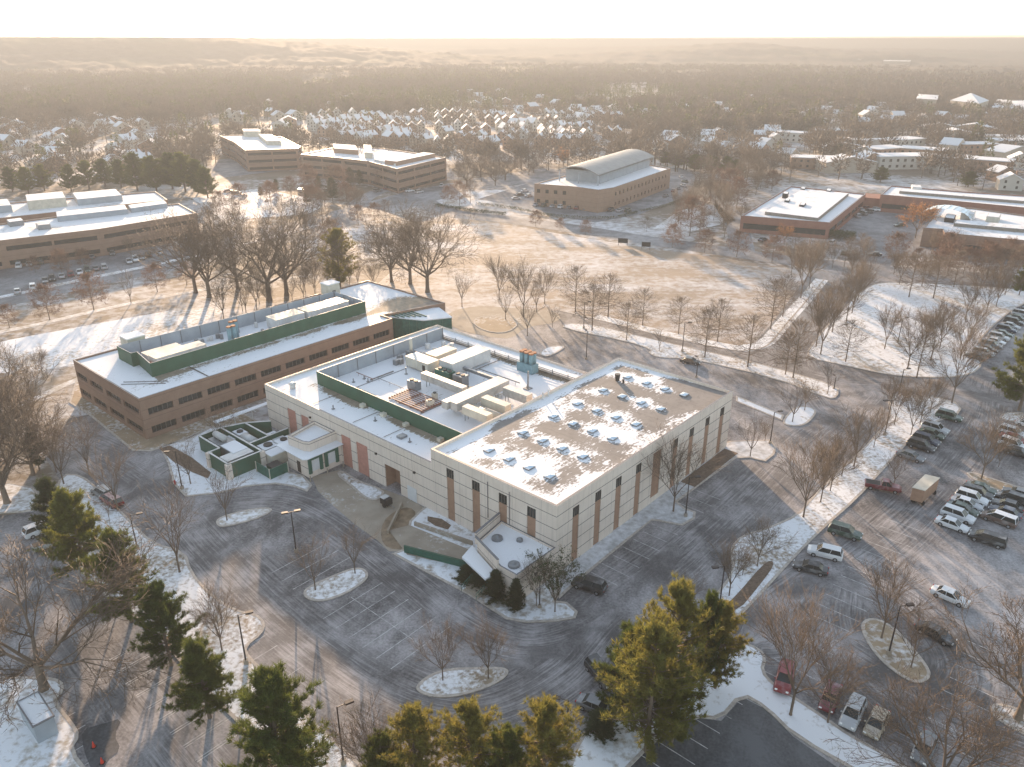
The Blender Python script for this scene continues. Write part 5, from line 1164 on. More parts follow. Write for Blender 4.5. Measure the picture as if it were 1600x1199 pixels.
sprinkle(['vase', 'pin', 'oak'], [(690, 262), (760, 250), (840, 262), (820, 290), (740, 300)], 16, (9, 15), '%s from left of hazy bare trees between the centre office and curved roof office', 'hazy bare trees left of curved roof office', 2)
sprinkle(['vase', 'pin', 'pinred', 'sparse'], [(330, 312), (520, 292), (640, 292), (560, 335), (430, 372), (330, 390)], 26, (7, 13), '%s from left of bare trees scattered between the highway and the left offices', 'bare trees scattered by the highway', 3)
sprinkle(['vase', 'pin', 'vase'], [(1085, 250), (1240, 268), (1240, 288), (1180, 300), (1085, 290)], 18, (11, 17), '%s from left of bare trees close behind the low red brick building', 'bare trees behind the red building', 4)
sprinkle(['vase', 'pinred', 'pin'], [(1300, 395), (1620, 412), (1620, 440), (1330, 432)], 18, (7, 12), '%s from left of leafless trees in the verge rows near the right brick buildings', 'leafless trees near right brick buildings', 5)
sprinkle(['sparse', 'vase'], [(330, 470), (480, 440), (560, 440), (500, 462), (380, 500)], 14, (6, 10), '%s from left of low bare scrub trees behind the brick office screens', 'scrub trees behind the brick office', 6)
sprinkle(['vase', 'pinred'], [(-40, 400), (300, 372), (300, 392), (-40, 455)], 16, (5, 8), '%s from left of small trees dotted through the left office car park', 'small trees in left office car park', 7, .9)
# hedges
def hedge(px, w, h, label):
    q = [Vector(G(x, y)) for x, y in px]; rg = np.random.RandomState(len(px) * 7 + int(px[0][0])); Vs = []
    for p, q_ in zip(q[:-1], q[1:]):
        L = (q_ - p).length; d = (q_ - p) / L; n_ = Vector((-d.y, d.x)); k = int(L * w * h * 16)
        t_ = rg.rand(k); a = rg.uniform(-.5, .5, k) * w; z = rg.rand(k) ** .6 * h
        c = np.stack([p.x + d.x * L * t_ + n_.x * a, p.y + d.y * L * t_ + n_.y * a, z], 1); Vs.append((c[:, None, :] + rg.normal(0, .16, (k, 3, 3))).reshape(-1, 3))
    V = np.concatenate(Vs); tag(npmesh('hedge', V, np.arange(len(V)).reshape(-1, 3), M['needle_dark']), label, 'hedge')
hedge(smooth_px([(745, 320), (800, 327), (850, 337), (905, 342), (960, 342), (995, 333)]), 1.6, 1.2, 'dark clipped hedge curving in front of the curved roof office')
hedge([(680, 322), (730, 330), (790, 337)], 3, 1.3, 'green hedge strip at far left corner of the brown field road')
hedge([(1000, 332), (1045, 322), (1070, 312)], 1.4, 1.1, 'short hedge right of the curved roof office car park')
hedge([(1250, 366), (1335, 376)], 6, 3, 'thick dark hedge below the low red brick building')
# ================================================================== FAR WOODS
clear = [GP(p) for p in ([(-60, 300), (330, 300), (345, 500), (-60, 540)], [(340, 228), (475, 245), (600, 270), (720, 255), (720, 300), (335, 300)], [(760, 262), (830, 285), (900, 272), (1055, 275), (1100, 300), (1100, 360), (730, 345)],
        [(1130, 330), (1200, 300), (1330, 312), (1395, 292), (1700, 320), (1700, 470), (1130, 470)], [(330, 290), (1140, 340), (1300, 430), (1300, 700), (300, 700)])]
HOUSES = []
ESTATE = GP([(485, 182), (965, 182), (965, 238), (485, 238)])
def far_wood(nm, n, y0, y1, hs, mat, ever, seed, tris, group_lab):
    rg = np.random.RandomState(seed); X = []; Y = []
    d0, d1 = y0, y1
    while len(X) < n:
        r = math.sqrt(rg.uniform(d0 ** 2, d1 ** 2)); a = rg.uniform(-R(36), R(36)); x, y = r * math.sin(a), r * math.cos(a)
        m = fbm(np.array([x]), np.array([y]), 170, 21 if ever else 22, 3)[0]
        if m < (.53 if ever else .40) + rg.uniform(-.08, .05): continue
        if any(inpoly(np.array([x]), np.array([y]), c)[0] for c in clear): continue
        if rg.rand() > .7 and inpoly(np.array([x]), np.array([y]), ESTATE)[0]: continue
        if any(abs(x - hx) < hr + 3 and -60 < y - hy < hr + 3 for hx, hy, hr in HOUSES if hr < 20) and rg.rand() < .88: continue
        if any(abs(x - hx) < 17 and -22 < y - hy < 12 for hx, hy, hr in HOUSES if hr >= 20): continue
        X.append(x); Y.append(y)
    X, Y = np.array(X), np.array(Y); h = rg.uniform(hs[0], hs[1], n)
    u = rg.normal(0, 1, (n, tris, 3)); u /= np.linalg.norm(u, axis=2, keepdims=True); rad = rg.uniform(.35, 1, (n, tris, 1)) ** .6
    C_ = u * rad
    if ever:
        zz = rg.uniform(.1, 1, (n, tris)); ang = rg.uniform(0, 6.28, (n, tris)); rr = (1 - zz) ** .7 * .27 * rg.uniform(.5, 1, (n, tris)) + .03
        C_ = np.stack([np.cos(ang) * rr, np.sin(ang) * rr, zz], -1); D = np.stack([np.cos(ang), np.sin(ang), np.full_like(ang, .3)], -1)
        ln, wd = .10, .035
    else:
        C_ = C_ * np.array([.30, .30, .34]) + np.array([0, 0, .62]); D = u * np.array([1, 1, .7]) + np.array([0, 0, .55]); ln, wd = .16, .016
    D = D + rg.normal(0, .25, D.shape); D /= np.linalg.norm(D, axis=2, keepdims=True); sd_ = np.cross(D, rg.normal(0, 1, D.shape)); sd_ /= np.linalg.norm(sd_, axis=2, keepdims=True)
    if tris < 90: wd *= 1.8; ln *= 1.2
    V = np.stack([C_ - sd_ * wd, C_ + sd_ * wd, C_ + D * ln], 2) * h[:, None, None, None] + np.stack([X, Y, np.zeros(n)], -1)[:, None, None, :]
    V = V.reshape(-1, 3)
    # trunks
    tb = np.stack([X, Y, np.zeros(n)], -1); tr = h[:, None] * .018; o = np.array([[1, 0, 0]]); TV = np.stack([tb - o * tr, tb + o * tr, tb + np.array([[0, 0, 1]]) * h[:, None] * .75], 1).reshape(-1, 3)
    TV2 = np.stack([tb - np.array([[0, 1, 0]]) * tr, tb + np.array([[0, 1, 0]]) * tr, tb + np.array([[0, 0, 1]]) * h[:, None] * .75], 1).reshape(-1, 3)
    V = np.concatenate([V, TV, TV2]); tag(npmesh(nm, V, np.arange(len(V)).reshape(-1, 3), M[mat]), group_lab, 'woodland', None, 'stuff')
# ================================================================== HOUSES
def house_proto(name, w, d, h, rise, wall, flat=False):
    t = thing(name, 'x', 'house'); m = MB(); m.prism([(-w / 2, -d / 2), (w / 2, -d / 2), (w / 2, d / 2), (-w / 2, d / 2)], 0, h)
    if not flat:
        m.tri((-w / 2, -d / 2, h), (w / 2, -d / 2, h), (0, -d / 2, h + rise)); m.tri((w / 2, d / 2, h), (-w / 2, d / 2, h), (0, d / 2, h + rise))
    m.obj('wall', M[wall], t); r_ = MB(); e = .4
    if flat: r_.box(-w / 2 - e, w / 2 + e, -d / 2 - e, d / 2 + e, h, h + .4)
    else:
        s_ = rise / (w / 2)
        for sg in (-1, 1):
            xo = sg * (w / 2 + e); zo = h - e * s_
            a, b, c_, d_ = (xo, -d / 2 - e, zo + .12), (0, -d / 2 - e, h + rise + .12), (0, d / 2 + e, h + rise + .12), (xo, d / 2 + e, zo + .12)
            dn = lambda p: (p[0], p[1], p[2] - .25)
            q = [a, b, c_, d_] if sg < 0 else [d_, c_, b, a]
            q = q[::-1]; r_.quad(*q); r_.quad(*[dn(p) for p in q[::-1]]); r_.quad(dn(a), dn(b), b, a); r_.quad(dn(d_), dn(c_), c_, d_)
    r_.obj('roof', M['snow'], t); fl = 2 if h < 7 else 3
    if flat: 
        for f in range(2):
            for i in range(int(w / 4)): x = -w / 2 + 2 + 4 * i; bx('window', 'glass', t, x - .7, x + .7, -d / 2 - .04, -d / 2 + .1, 1 + 3 * f, 2.4 + 3 * f)
    else:
        for f in range(fl):
            for x in (-w * .25, w * .25): bx('window', 'glass', t, x - .55, x + .55, -d / 2 - .04, -d / 2 + .1, 1 + 2.8 * f, 2.4 + 2.8 * f)
        r2 = MB(); r2.box(w * .2, w * .2 + .8, d * .1, d * .1 + .8, h + .3, h + rise + .9); r2.obj('chimney', M['brick'], t)
    return t
TH = [house_proto('townhouse', 7, 12, 7.5, 3.8, 'siding'), house_proto('townhouse', 7, 12, 7.0, 3.4, 'siding2'), house_proto('townhouse', 8, 11, 7.5, 3.2, 'brick_tan')]
DH = [house_proto('detached_house', 11, 9, 5.5, 3.0, 'siding'), house_proto('detached_house', 12, 9, 5.5, 2.8, 'brick_tan'), house_proto('detached_house', 10, 10, 5.5, 3.2, 'siding2')]
FH = [house_proto('apartment_block', 34, 13, 6.5, 0, 'siding', True), house_proto('apartment_block', 24, 13, 6.5, 0, 'brick_tan', True), house_proto('apartment_block', 30, 13, 6.0, 3.0, 'siding2')]
usedh = set(); rh = random.Random(12)
def put_house(p, X, Y, rz, label, group=None, s_=1.0):
    if p.name in usedh: o = dup(p, (X, Y, 0), rz, label, None, (s_, s_, s_))
    else: usedh.add(p.name); o = p; o.location = (X, Y, 0); o.rotation_euler.z = rz; o.scale = (s_,) * 3; o['label'] = label
    if group: o['group'] = group
    HOUSES.append((X, Y, 22 if p.name.startswith('apart') else 9)); return o
for rw_, (Y0, xa, xb) in enumerate(((572, 560, 955), (604, 520, 925), (640, 490, 960), (682, 480, 950), (728, 470, 960), (785, 490, 955))):
    py = 62 + 70 / Y0 * 1342; X = (xa - 800) * Y0 / 1342; Xe = (xb - 800) * Y0 / 1342; rz = rh.uniform(-.25, .25)
    while X < Xe:
        k = rh.randint(3, 5); rz = rh.choice([-.5, -.2, .1, .3, .6])
        for i in range(k):
            if rh.random() < .88: put_house(TH[rh.randint(0, 2)], X, Y0 + 8 * math.sin(X * .05 + rw_) + i * 7.6 * math.sin(rz), rz, 'snow roofed gabled townhouse in the dense estate beyond the centre offices', 'townhouses beyond the centre offices', rh.uniform(.8, .98))
            X += 7.4
        X += rh.uniform(4, 9)
def spots(lst, protos, lab, grp, rzf):
    for i, (x, y) in enumerate(lst): X, Y = G(x, y); put_house(protos[i % len(protos)], X, Y, rzf(i), lab, grp, rh.uniform(.9, 1.15))
spots([(92, 236), (90, 244), (88, 252), (86, 260), (84, 268), (82, 226), (100, 228), (96, 219), (10, 232), (22, 224), (14, 212), (34, 216), (28, 205), (8, 200), (40, 240), (60, 268)], DH, 'snow roofed detached house among the trees at far left', 'detached houses at far left', lambda i: R(20 + 25 * (i % 3)))
spots([(182, 242), (186, 252), (180, 262), (200, 232), (205, 212), (216, 222), (240, 226), (238, 240), (192, 208), (210, 255), (205, 272), (250, 235), (165, 205), (180, 196), (222, 202), (225, 264), (150, 190), (120, 205)], DH, 'snow roofed detached house between evergreens left of the zigzag roof office', 'detached houses left of zigzag office', lambda i: R(-30 + 35 * (i % 3)))
spots([(440, 205), (452, 198), (436, 190), (460, 188), (425, 182), (375, 190), (360, 184), (532, 168), (540, 160), (520, 172), (395, 178), (350, 172), (300, 168), (260, 178), (232, 160), (420, 168)], DH, 'small snow roofed house in the wooded haze left of the townhouse estate', 'houses in the wooded haze left of estate', lambda i: R(15 * (i % 5)))
spots([(715, 152), (735, 150), (748, 158), (760, 165), (790, 164), (782, 150), (810, 178), (830, 175), (742, 168), (1010, 184), (900, 178), (930, 180), (960, 176), (990, 180), (1060, 172), (1065, 178), (1100, 170), (1110, 176), (1120, 172), (1130, 184), (1145, 186), (870, 170), (845, 160), (1170, 160), (1190, 152), (1200, 165)], DH, 'tiny snow roofed house in the hazy woods beyond the estate', 'tiny houses in hazy woods', lambda i: R(40 * (i % 4)))
spots([(1030, 236), (1052, 232), (1048, 226), (1105, 222), (1122, 218), (1110, 232), (1128, 240), (1186, 220), (1210, 226), (1195, 236), (1182, 246), (1205, 216)], DH, 'pale snow covered house in the clearing behind the curved roof office', 'houses behind curved roof office', lambda i: R(25 * (i % 4)))
spots([(1250, 222), (1298, 218), (1312, 244), (1400, 234), (1440, 250), (1488, 224), (1410, 262), (1378, 248), (1520, 212), (1560, 226), (1520, 240), (1575, 250), (1340, 232), (1265, 262), (1320, 268), (1480, 262), (1540, 268), (1465, 210), (1590, 236)], FH, 'long low apartment block with snowy roof in the wooded right suburb', 'apartment blocks in the right suburb', lambda i: R(-35 + 20 * (i % 4)))
spots([(1250, 190), (1272, 182), (1290, 180), (1305, 186), (1330, 176), (1352, 190), (1362, 182), (1385, 196), (1400, 190), (1335, 196), (1300, 172), (1375, 172), (1420, 176), (1345, 200), (1275, 200), (1440, 192), (1470, 190), (1500, 196), (1545, 192), (1580, 200), (1510, 180), (1595, 186), (1230, 176), (1560, 176)], DH, 'snow roofed suburban house in the trees at upper right', 'suburban houses at upper right', lambda i: R(30 * (i % 5)))
spots([(1590, 262), (1562, 282), (1485, 240), (1348, 250), (1355, 262), (1230, 252), (1575, 296)], DH, 'snow roofed house close behind the long red brick building', 'houses behind the long red building', lambda i: R(-20 + 30 * (i % 3)))
def big_hall(name, label, px, h, wall='siding2', ridge=None):
    p = ccw([G(x, y, h) for x, y in px]); cx, cy = p[0]; t = thing(name, label, 'building', (cx, cy, 0)); q = [(x - cx, y - cy) for x, y in p]
    MB().prism(q, 0, h).obj('wall', M[wall], t); m = MB()
    c0 = (sum(a[0] for a in q) / len(q), sum(a[1] for a in q) / len(q), h + (ridge or 1)); m.v = [(a[0], a[1], h + .01) for a in offset(q, -.4)] + [c0]; n = len(q); m.f = [(i, (i + 1) % n, n) for i in range(n)]; m.m = [0] * n; m.obj('roof', M['snow'], t); HOUSES.append((cx, cy, 30)); return t
big_hall('school_hall', 'large hall with domed snowy roof in the hazy upper right', [(1485, 157), (1530, 162), (1545, 157), (1500, 152)], 14, ridge=7)
big_hall('school_hall', 'wide flat school block with bright roof at the upper right edge', [(1550, 168), (1640, 172), (1640, 158), (1560, 155)], 11, ridge=2)
big_hall('school_hall', 'pale boxy hall left of the domed hall in the upper right', [(1432, 154), (1464, 156), (1466, 149), (1436, 147)], 14)
big_hall('warehouse', 'tiny white roofed warehouse cluster on the distant hillside at right', [(1310, 92), (1345, 93), (1346, 91), (1312, 90)], 16)
big_hall('warehouse', 'second tiny white roofed warehouse on the distant hillside, further right', [(1380, 95.5), (1422, 96.5), (1423, 94.5), (1382, 94)], 16)
for i, o in enumerate([o for o in C.objects if o.name.startswith('warehouse') and i_ok(o)] if False else []): pass
far_wood('bare_woodland', 6500, 470, 1250, (10, 17), 'wood_bare', False, 3, 150, 'brown bare woodland filling the middle distance between the houses')
far_wood('bare_woodland_far', 6500, 1230, 2100, (13, 20), 'wood_bare', False, 4, 60, 'hazy bare woodland stretching towards the horizon')
far_wood('evergreen_woodland', 2600, 480, 1500, (11, 18), 'wood_ever', True, 5, 130, 'scattered dark evergreens mixed through the far woodland')
far_wood('evergreen_woodland_far', 1500, 1300, 2100, (13, 20), 'wood_ever', True, 6, 50, 'hazy evergreen patches far away in the woodland')
# ================================================================== LAMP POSTS
def lamp_proto(h, double=False, arm=1.3):
    t = thing('lamp_post', 'x', 'lamp post'); m = MB(); m.tube((0, 0, .5), (0, 0, h), .11, .07, 8); m.obj('pole', M['pole'], t)
    m = MB(); m.tube((0, 0, 0), (0, 0, .6), .3, .3, 12); m.obj('base', M['concrete'], t)
    for s_ in ((1, -1) if double else (1,)):
        m = MB(); m.tube((0, 0, h - .08), (s_ * arm, 0, h - .02), .05, n=6); a_ = m.obj('arm', M['pole'], t)
        m = MB(); m.box(s_ * arm - .45, s_ * arm + .45, -.22, .22, h - .12, h + .1); m.obj('lamp_head', M['pole'], a_)
    return t
LP = lamp_proto(7.6); LP2 = lamp_proto(7.4, True, .9); first = {}
def lamp(p, bx_, by_, ty, rz, label, dz=0.):
    X, Y = G(bx_, by_); h = height_of(bx_, by_, ty); s_ = h / 7.6
    if p.name in first: o = dup(p, (X, Y, dz), rz, label, None, (1, 1, s_))
    else: first[p.name] = 1; o = p; o.location = (X, Y, dz); o.rotation_euler.z = rz; o.scale = (1, 1, s_); o['label'] = label
    o['group'] = 'lamp posts around the car parks'; return o
lamp(LP2, 463, 863, 798, R(20), 'tall double headed lamp post in the middle of the front lot')
for bx_, by_, ty, rz, lb in ((385, 1038, 962, 20, 'lamp post on the sunlit snowy point at left'), (215, 858, 806, 20, 'lamp post behind the left line of pines'), (537, 1195, 1106, 30, 'lamp post at bottom edge right of the front pine'),
        (886, 1148, 1096, 160, 'lamp post between golden pines near the bottom edge'), (1071, 808, 747, 10, 'lamp post on the rounded island beside the right warehouse face'), (1124, 948, 886, 190, 'lamp post behind the leaning gold pine'),
        (1203, 694, 645, 20, 'lamp post on the island at the far right warehouse corner'), (285, 765, 706, 190, 'lamp post on the snow point left of the green yard'), (1066, 550, 505, 10, 'lamp post on the rear snow strip beside the dark moving car'),
        (1088, 590, 560, 100, 'lamp post in the rear lot right behind the warehouse roof'), (916, 562, 518, 100, 'lamp post in the rear lot nearest the plant deck'), (912, 514, 473, 20, 'lamp post at the left start of the rear snow strip'),
        (1382, 681, 626, 190, 'lamp post at top of the diagonal snow strip'), (1405, 612, 578, 20, 'lamp post at the crossroads beside the snowy meadow'), (1403, 535, 498, 20, 'lamp post in the middle of the snowy meadow'), (1388, 1024, 948, 10, 'lamp post on the oval island at right'),
        (1600, 505, 455, 20, 'lamp post by the row of parked cars at the upper right edge'), (1303, 608, 590, 90, 'short lamp post at right tip of the rear snow strip')):
    lamp(LP, bx_, by_, ty, R(rz), lb, .12 if 'lot' not in lb else 0)
pl_ = thing('post_lantern', 'black post lamp with two lanterns at the warehouse front corner', 'lamp post', (*G(843, 950), .12)); m = MB(); m.tube((0, 0, 0), (0, 0, 5.2), .09, .06, 8); m.tube((-.6, 0, 5.1), (.6, 0, 5.1), .05, n=6); m.obj('pole', M['pole'], pl_)
for x in (-.6, .6): m = MB(); m.tube((x, 0, 5.1), (x, 0, 5.5), .12, .22, 8); m.tube((x, 0, 5.5), (x, 0, 5.65), .26, .05, 8); m.obj('lantern', M['pole'], pl_)
m = MB(); m.tube((0, 0, 0), (0, 0, .4), .3, .22, 10); m.obj('base', M['concrete'], pl_)
def sign(bx_, by_, w, h, lab, rz=0, mat='dark', z0=1.0):
    t = thing('sign_board', lab, 'sign', (*G(bx_, by_), 0), rz); m = MB(); m.box(-w / 2, w / 2, -.06, .06, z0, z0 + h); m.obj('panel', M[mat], t); m = MB(); m.box(-w / 2 + .1, -w / 2 + .25, -.08, .08, 0, z0); m.box(w / 2 - .25, w / 2 - .1, -.08, .08, 0, z0); m.obj('post', M['frame'], t)
sign(973, 384, 3.6, 1.7, 'left of two dark sign boards facing the road above the field', R(-15)); sign(1009, 390, 3.2, 1.7, 'right of two dark sign boards facing the road above the field', R(-15))
# boulders and hydrant-like bits
m = MB()
hy = thing('hydrant', 'small red hydrant on the snow point beside the left lamp post', 'hydrant', (*G(274, 758), .12)); m = MB(); m.tube((0, 0, 0), (0, 0, .7), .16, .14, 8); m.tube((-.25, 0, .5), (.25, 0, .5), .08, n=6); m.tube((0, 0, .7), (0, 0, .85), .18, .05, 8); m.obj('body', M['tail'], hy)
# white shed and utility boxes
wsd = thing('storage_container', 'white snow topped storage container beside the huge bare tree at lower left', 'container', (*G(57, 1148), .0), 0)
p = [Vector(G(x, y, 2.5)) for x, y in ((52, 1137), (84, 1120), (60, 1083), (27, 1099))]; c0 = (p[0] + p[1] + p[2] + p[3]) / 4; wsd.location = (c0.x, c0.y, .1); q = ccw([tuple(v - c0) for v in p])
MB().prism(q, 0, 2.4).obj('body', M['grey_metal'], wsd); MB().prism(offset(q, -.06), 2.4, 2.52).obj('roof', M['snow'], wsd)
m = MB(); o_ = offset(q, -.1); i_ = offset(q, .05)
for i in range(4):
    j = (i + 1) % 4; m.quad((*o_[i], 2.42), (*o_[j], 2.42), (*o_[j], 2.6), (*o_[i], 2.6)); m.quad((*o_[i], 2.6), (*o_[j], 2.6), (*i_[j], 2.6), (*i_[i], 2.6))
m.obj('roof_edge', M['coping'], wsd)
m = MB(); v0 = Vector(q[0]).lerp(Vector(q[1]), .5)
pk = [Vector(G(x, y, 3.0)) for x, y in ((1445, 767), (1468, 747), (1446, 742), (1426, 762))]; c0 = (pk[0] + pk[1] + pk[2] + pk[3]) / 4; q = ccw([tuple(v - c0) for v in pk])
tr_ = thing('box_trailer', 'brown box trailer with cream snow dusted roof beside the red pickup', 'trailer', (c0.x, c0.y, 0)); MB().prism(q, .7, 2.95).obj('body', M['strip'], tr_); MB().prism(offset(q, -.07), 2.95, 3.05).obj('roof', M['cream_metal'], tr_)
m = MB()
for i in range(4): m.tube((q[i][0] * .8, q[i][1] * .8, .4), (q[i][0] * .8 + .3, q[i][1] * .8, .4), .4, n=12)
m.obj('wheel', M['tyre'], tr_); m = MB(); m.prism(offset(q, .15), .55, .7); m.obj('chassis', M['dark'], tr_)
ug = thing('portable_generator', 'small white and dark portable generator trailer on the brown loading ramp', 'generator trailer', (*G(605, 791), .04), R(-40)); m = MB(); m.box(-1.0, .7, -.6, .6, .45, 1.5); m.obj('housing', M['dark'], ug); m = MB(); m.box(-1.02, 0, -.62, .62, 1.5, 1.6); m.obj('lid', M['white_metal'], ug)
m = MB(); m.tube((0, -.75, .35), (0, -.55, .35), .35, n=12); m.tube((0, .55, .35), (0, .75, .35), .35, n=12); m.obj('wheel', M['tyre'], ug); MB().tube((.7, 0, .5), (1.8, 0, .4), .05, n=6).obj('drawbar', M['steel'], ug)
for i, (x, y) in enumerate(((147, 1168), (160, 1193))):
    cn = thing('traffic_cone', ['upper of two red traffic cones on the dark wet patch at lower left', 'lower of two red traffic cones on the dark wet patch at lower left'][i], 'traffic cone', (*G(x, y), .052)); MB().box(-.25, .25, -.25, .25, 0, .05).obj('base', M['dark'], cn); MB().tube((0, 0, .05), (0, 0, .8), .19, .04, 10).obj('body', M['cone_red'], cn)
# ================================================================== CARS
PAINT = {}
def paint(nm, col, rough=.3):
    if nm not in PAINT:
        t = NT('paint_' + nm); f = t.noise(t.pos(), .9, 4); fr = t.ramp(f, .5, .75); t.col(t.mix(t.math('MULTIPLY', fr, .35), col, (.5, .5, .5))); t.b.inputs['Roughness'].default_value = rough; t.b.inputs['Specular IOR Level'].default_value = .5
        t.b.inputs['Coat Weight'].default_value = .3; PAINT[nm] = t.mat
    return PAINT[nm]
PC = dict(white=(.62, .62, .62), silver=(.38, .39, .40), grey=(.14, .145, .15), black=(.018, .018, .02), red=(.2, .015, .015), maroon=(.14, .02, .025), green=(.03, .06, .04), blue=(.03, .08, .25), beige=(.36, .30, .22), brown=(.10, .06, .045), navy=(.02, .03, .06))
def loft(st, mb, top=True):
    """stations: (x, halfwidth bottom, halfwidth top, zb, zt)"""
    rings = []
    for x, wb, wt, zb_, zt in st:
        r_ = [(x, -wb, zb_), (x, -wb * 1.0, zb_ + (zt - zb_) * .55), (x, -wt, zt - .06), (x, -wt + .1, zt), (x, wt - .1, zt), (x, wt, zt - .06), (x, wb, zb_ + (zt - zb_) * .55), (x, wb, zb_)]
        rings.append(r_)
    n0 = len(mb.v)
    for r_ in rings: mb.v += r_
    k = 8
    for i in range(len(rings) - 1):
        for j in range(k):
            a = n0 + i * k + j; b = n0 + i * k + (j + 1) % k; mb.f.append((a, a + k, b + k, b)); mb.m.append(0)
    mb.f.append(tuple(n0 + j for j in range(k))); mb.m.append(0); mb.f.append(tuple(n0 + (len(rings) - 1) * k + j for j in range(k))[::-1]); mb.m.append(0)
def car_proto(kind):
    names = dict(sedan='sedan', suv='suv', pickup='pickup_truck', van='minivan'); t = thing(names[kind], 'x', 'car')
    L = dict(sedan=4.8, suv=4.9, pickup=5.7, van=5.1)[kind] / 2; Wd = .92 if kind == 'sedan' else .97; H = dict(sedan=1.45, suv=1.78, pickup=1.85, van=1.78)[kind]; bl = .92 if kind == 'sedan' else 1.08; z0 = .28
    b = MB()
    if kind == 'sedan': st = [(-L, .75, .62, .45, .72), (-L + .12, .86, .76, .32, .88), (-L + .9, Wd, .84, z0, .97), (-.5, Wd, .86, z0, bl), (.9, Wd, .86, z0, bl - .02), (L - .75, Wd, .82, z0, .80), (L - .12, .84, .72, .3, .68), (L, .72, .6, .42, .6)]
    elif kind == 'pickup': st = [(-L, Wd, .92, .5, 1.05), (-L + .1, Wd, .93, .45, 1.08), (-.2, Wd, .93, z0 + .1, 1.08), (1.3, Wd, .9, z0 + .1, 1.1), (L - .3, Wd, .86, .4, 1.02), (L, .85, .75, .5, .85)]
    else: st = [(-L, .86, .78, .45, 1.0), (-L + .12, Wd, .86, .34, bl), (-.5, Wd, .88, z0 + .05, bl), (1.0, Wd, .88, z0 + .05, bl - .02), (L - .5, Wd, .84, z0 + .05, .96 if kind == 'suv' else .88), (L - .08, .86, .76, .36, .8), (L, .78, .66, .46, .7)]
    loft(st, b); body = b.obj('body', M['dark'], t, False)
    if kind == 'sedan': fr_ = (-1.75, -1.05, .35, 1.15)
    elif kind == 'pickup': fr_ = (-.35, -.15, .75, 1.4)
    elif kind == 'suv': fr_ = (-L + .1, -L + .45, .45, 1.2)
    else: fr_ = (-L + .08, -L + .35, .7, 1.75)
    xa, xb, xc, xd = fr_; w0, w1 = .80, .64; zt = H - .04
    g = MB(); lo = [(xa, -w0, bl - .05), (xd, -w0, bl - .05), (xd, w0, bl - .05), (xa, w0, bl - .05)]; hi = [(xb, -w1, zt), (xc, -w1, zt), (xc, w1, zt), (xb, w1, zt)]
    for i in range(4): j = (i + 1) % 4; g.quad(lo[i], lo[j], hi[j], hi[i])
    g.obj('window', M['glass'], t)
    r_ = MB(); r_.box(xb - .06, xc + .06, -w1 - .03, w1 + .03, zt, H); 
    for sy in (-1, 1):                                     # pillars
        for (x0, x1) in ((xa, xb), (xd, xc), ((xa + xd) / 2 - .05, (xb + xc) / 2 - .05)): r_.tube((x0, sy * (w0 + .01), bl - .05), (x1, sy * (w1 + .01), zt), .045, n=4)
    r_.obj('roof', M['dark'], t)
    if kind == 'pickup': m = MB(); m.box(-L + .12, -.5, -.78, .78, .95, 1.086); m.obj('cargo_bed', M['dark'], t)
    for x in (-L + .95, L - .95):
        for sy in (-1, 1):
            m = MB(); m.tube((x, sy * (Wd - .2), .34), (x, sy * (Wd + .02), .34), .34, n=14); w_ = m.obj('wheel', M['tyre'], t); m = MB(); m.tube((x, sy * (Wd + .02), .34), (x, sy * (Wd + .035), .34), .2, n=10); m.obj('rim', M['rim'], w_)
    for sy in (-1, 1):
        bx('headlight', 'lamp_white', t, L - .12, L - .01, sy * .6 - .16, sy * .6 + .16, .58, .72) if kind == 'sedan' else bx('headlight', 'lamp_white', t, L - .14, L - .005, sy * .62 - .15, sy * .62 + .15, .68, .84)
        bx('tail_light', 'tail', t, -L - .01, -L + .1, sy * .66 - .14, sy * .66 + .14, .72, .86)
        bx('side_mirror', 'dark', t, .95 if kind != 'pickup' else 1.1, 1.1 if kind != 'pickup' else 1.25, sy * 1.0 - .09, sy * 1.0 + .09, bl, bl + .14)
    return t
CP = {k: car_proto(k) for k in ('sedan', 'suv', 'pickup', 'van')}; cu = set()
def place_car(kind, X, Y, rz, color, label, group=None, frost=False):
    p = CP[kind]
    if kind in cu: o = dup(p, (X, Y, .03), rz, label)
    else: cu.add(kind); o = p; o.location = (X, Y, .03); o.rotation_euler.z = rz; o['label'] = label
    if 'group' in o: del o['group']
    if group: o['group'] = group
    o['category'] = {'sedan': 'car', 'suv': 'car', 'pickup': 'pickup truck', 'van': 'minivan'}[kind]
    for ch in o.children:
        n = ch.name.split('.')[0]
        if n in ('body', 'roof', 'side_mirror'):
            sl = ch.material_slots[0]; sl.link = 'OBJECT'; sl.material = M['snow'] if (frost and n == 'roof') else paint(color, PC[color])
    return o
def car(kind, x0, y0, x1, y1, color, label, group=None, frost=False, z=.75):
    """(x0,y0) rear pixel, (x1,y1) front pixel at mid-body height"""
    a, b = G(x0, y0, z), G(x1, y1, z); return place_car(kind, (a[0] + b[0]) / 2, (a[1] + b[1]) / 2, math.atan2(b[1] - a[1], b[0] - a[0]), color, label, group, frost)
car('sedan', 1459, 919, 1511, 941, 'white', 'white sedan driving alone across the sunlit right lot'); car('suv', 1312, 868, 1267, 857, 'white', 'white car parked against the kerb below the diagonal snow strip')
car('sedan', 1289, 891, 1245, 880, 'black', 'dark car parked next to the white one, nearest the bottom of the snow strip'); car('suv', 1302, 825, 1340, 836, 'green', 'dark green car parked alone above the white one by the snow strip')
car('pickup', 1352, 754, 1408, 764, 'maroon', 'dark red pickup truck parked against the snow strip'); car('sedan', 1446, 980, 1478, 996, 'black', 'dark car in tree shadow right of the oval island')
G1 = 'crowded cars in the right lot'
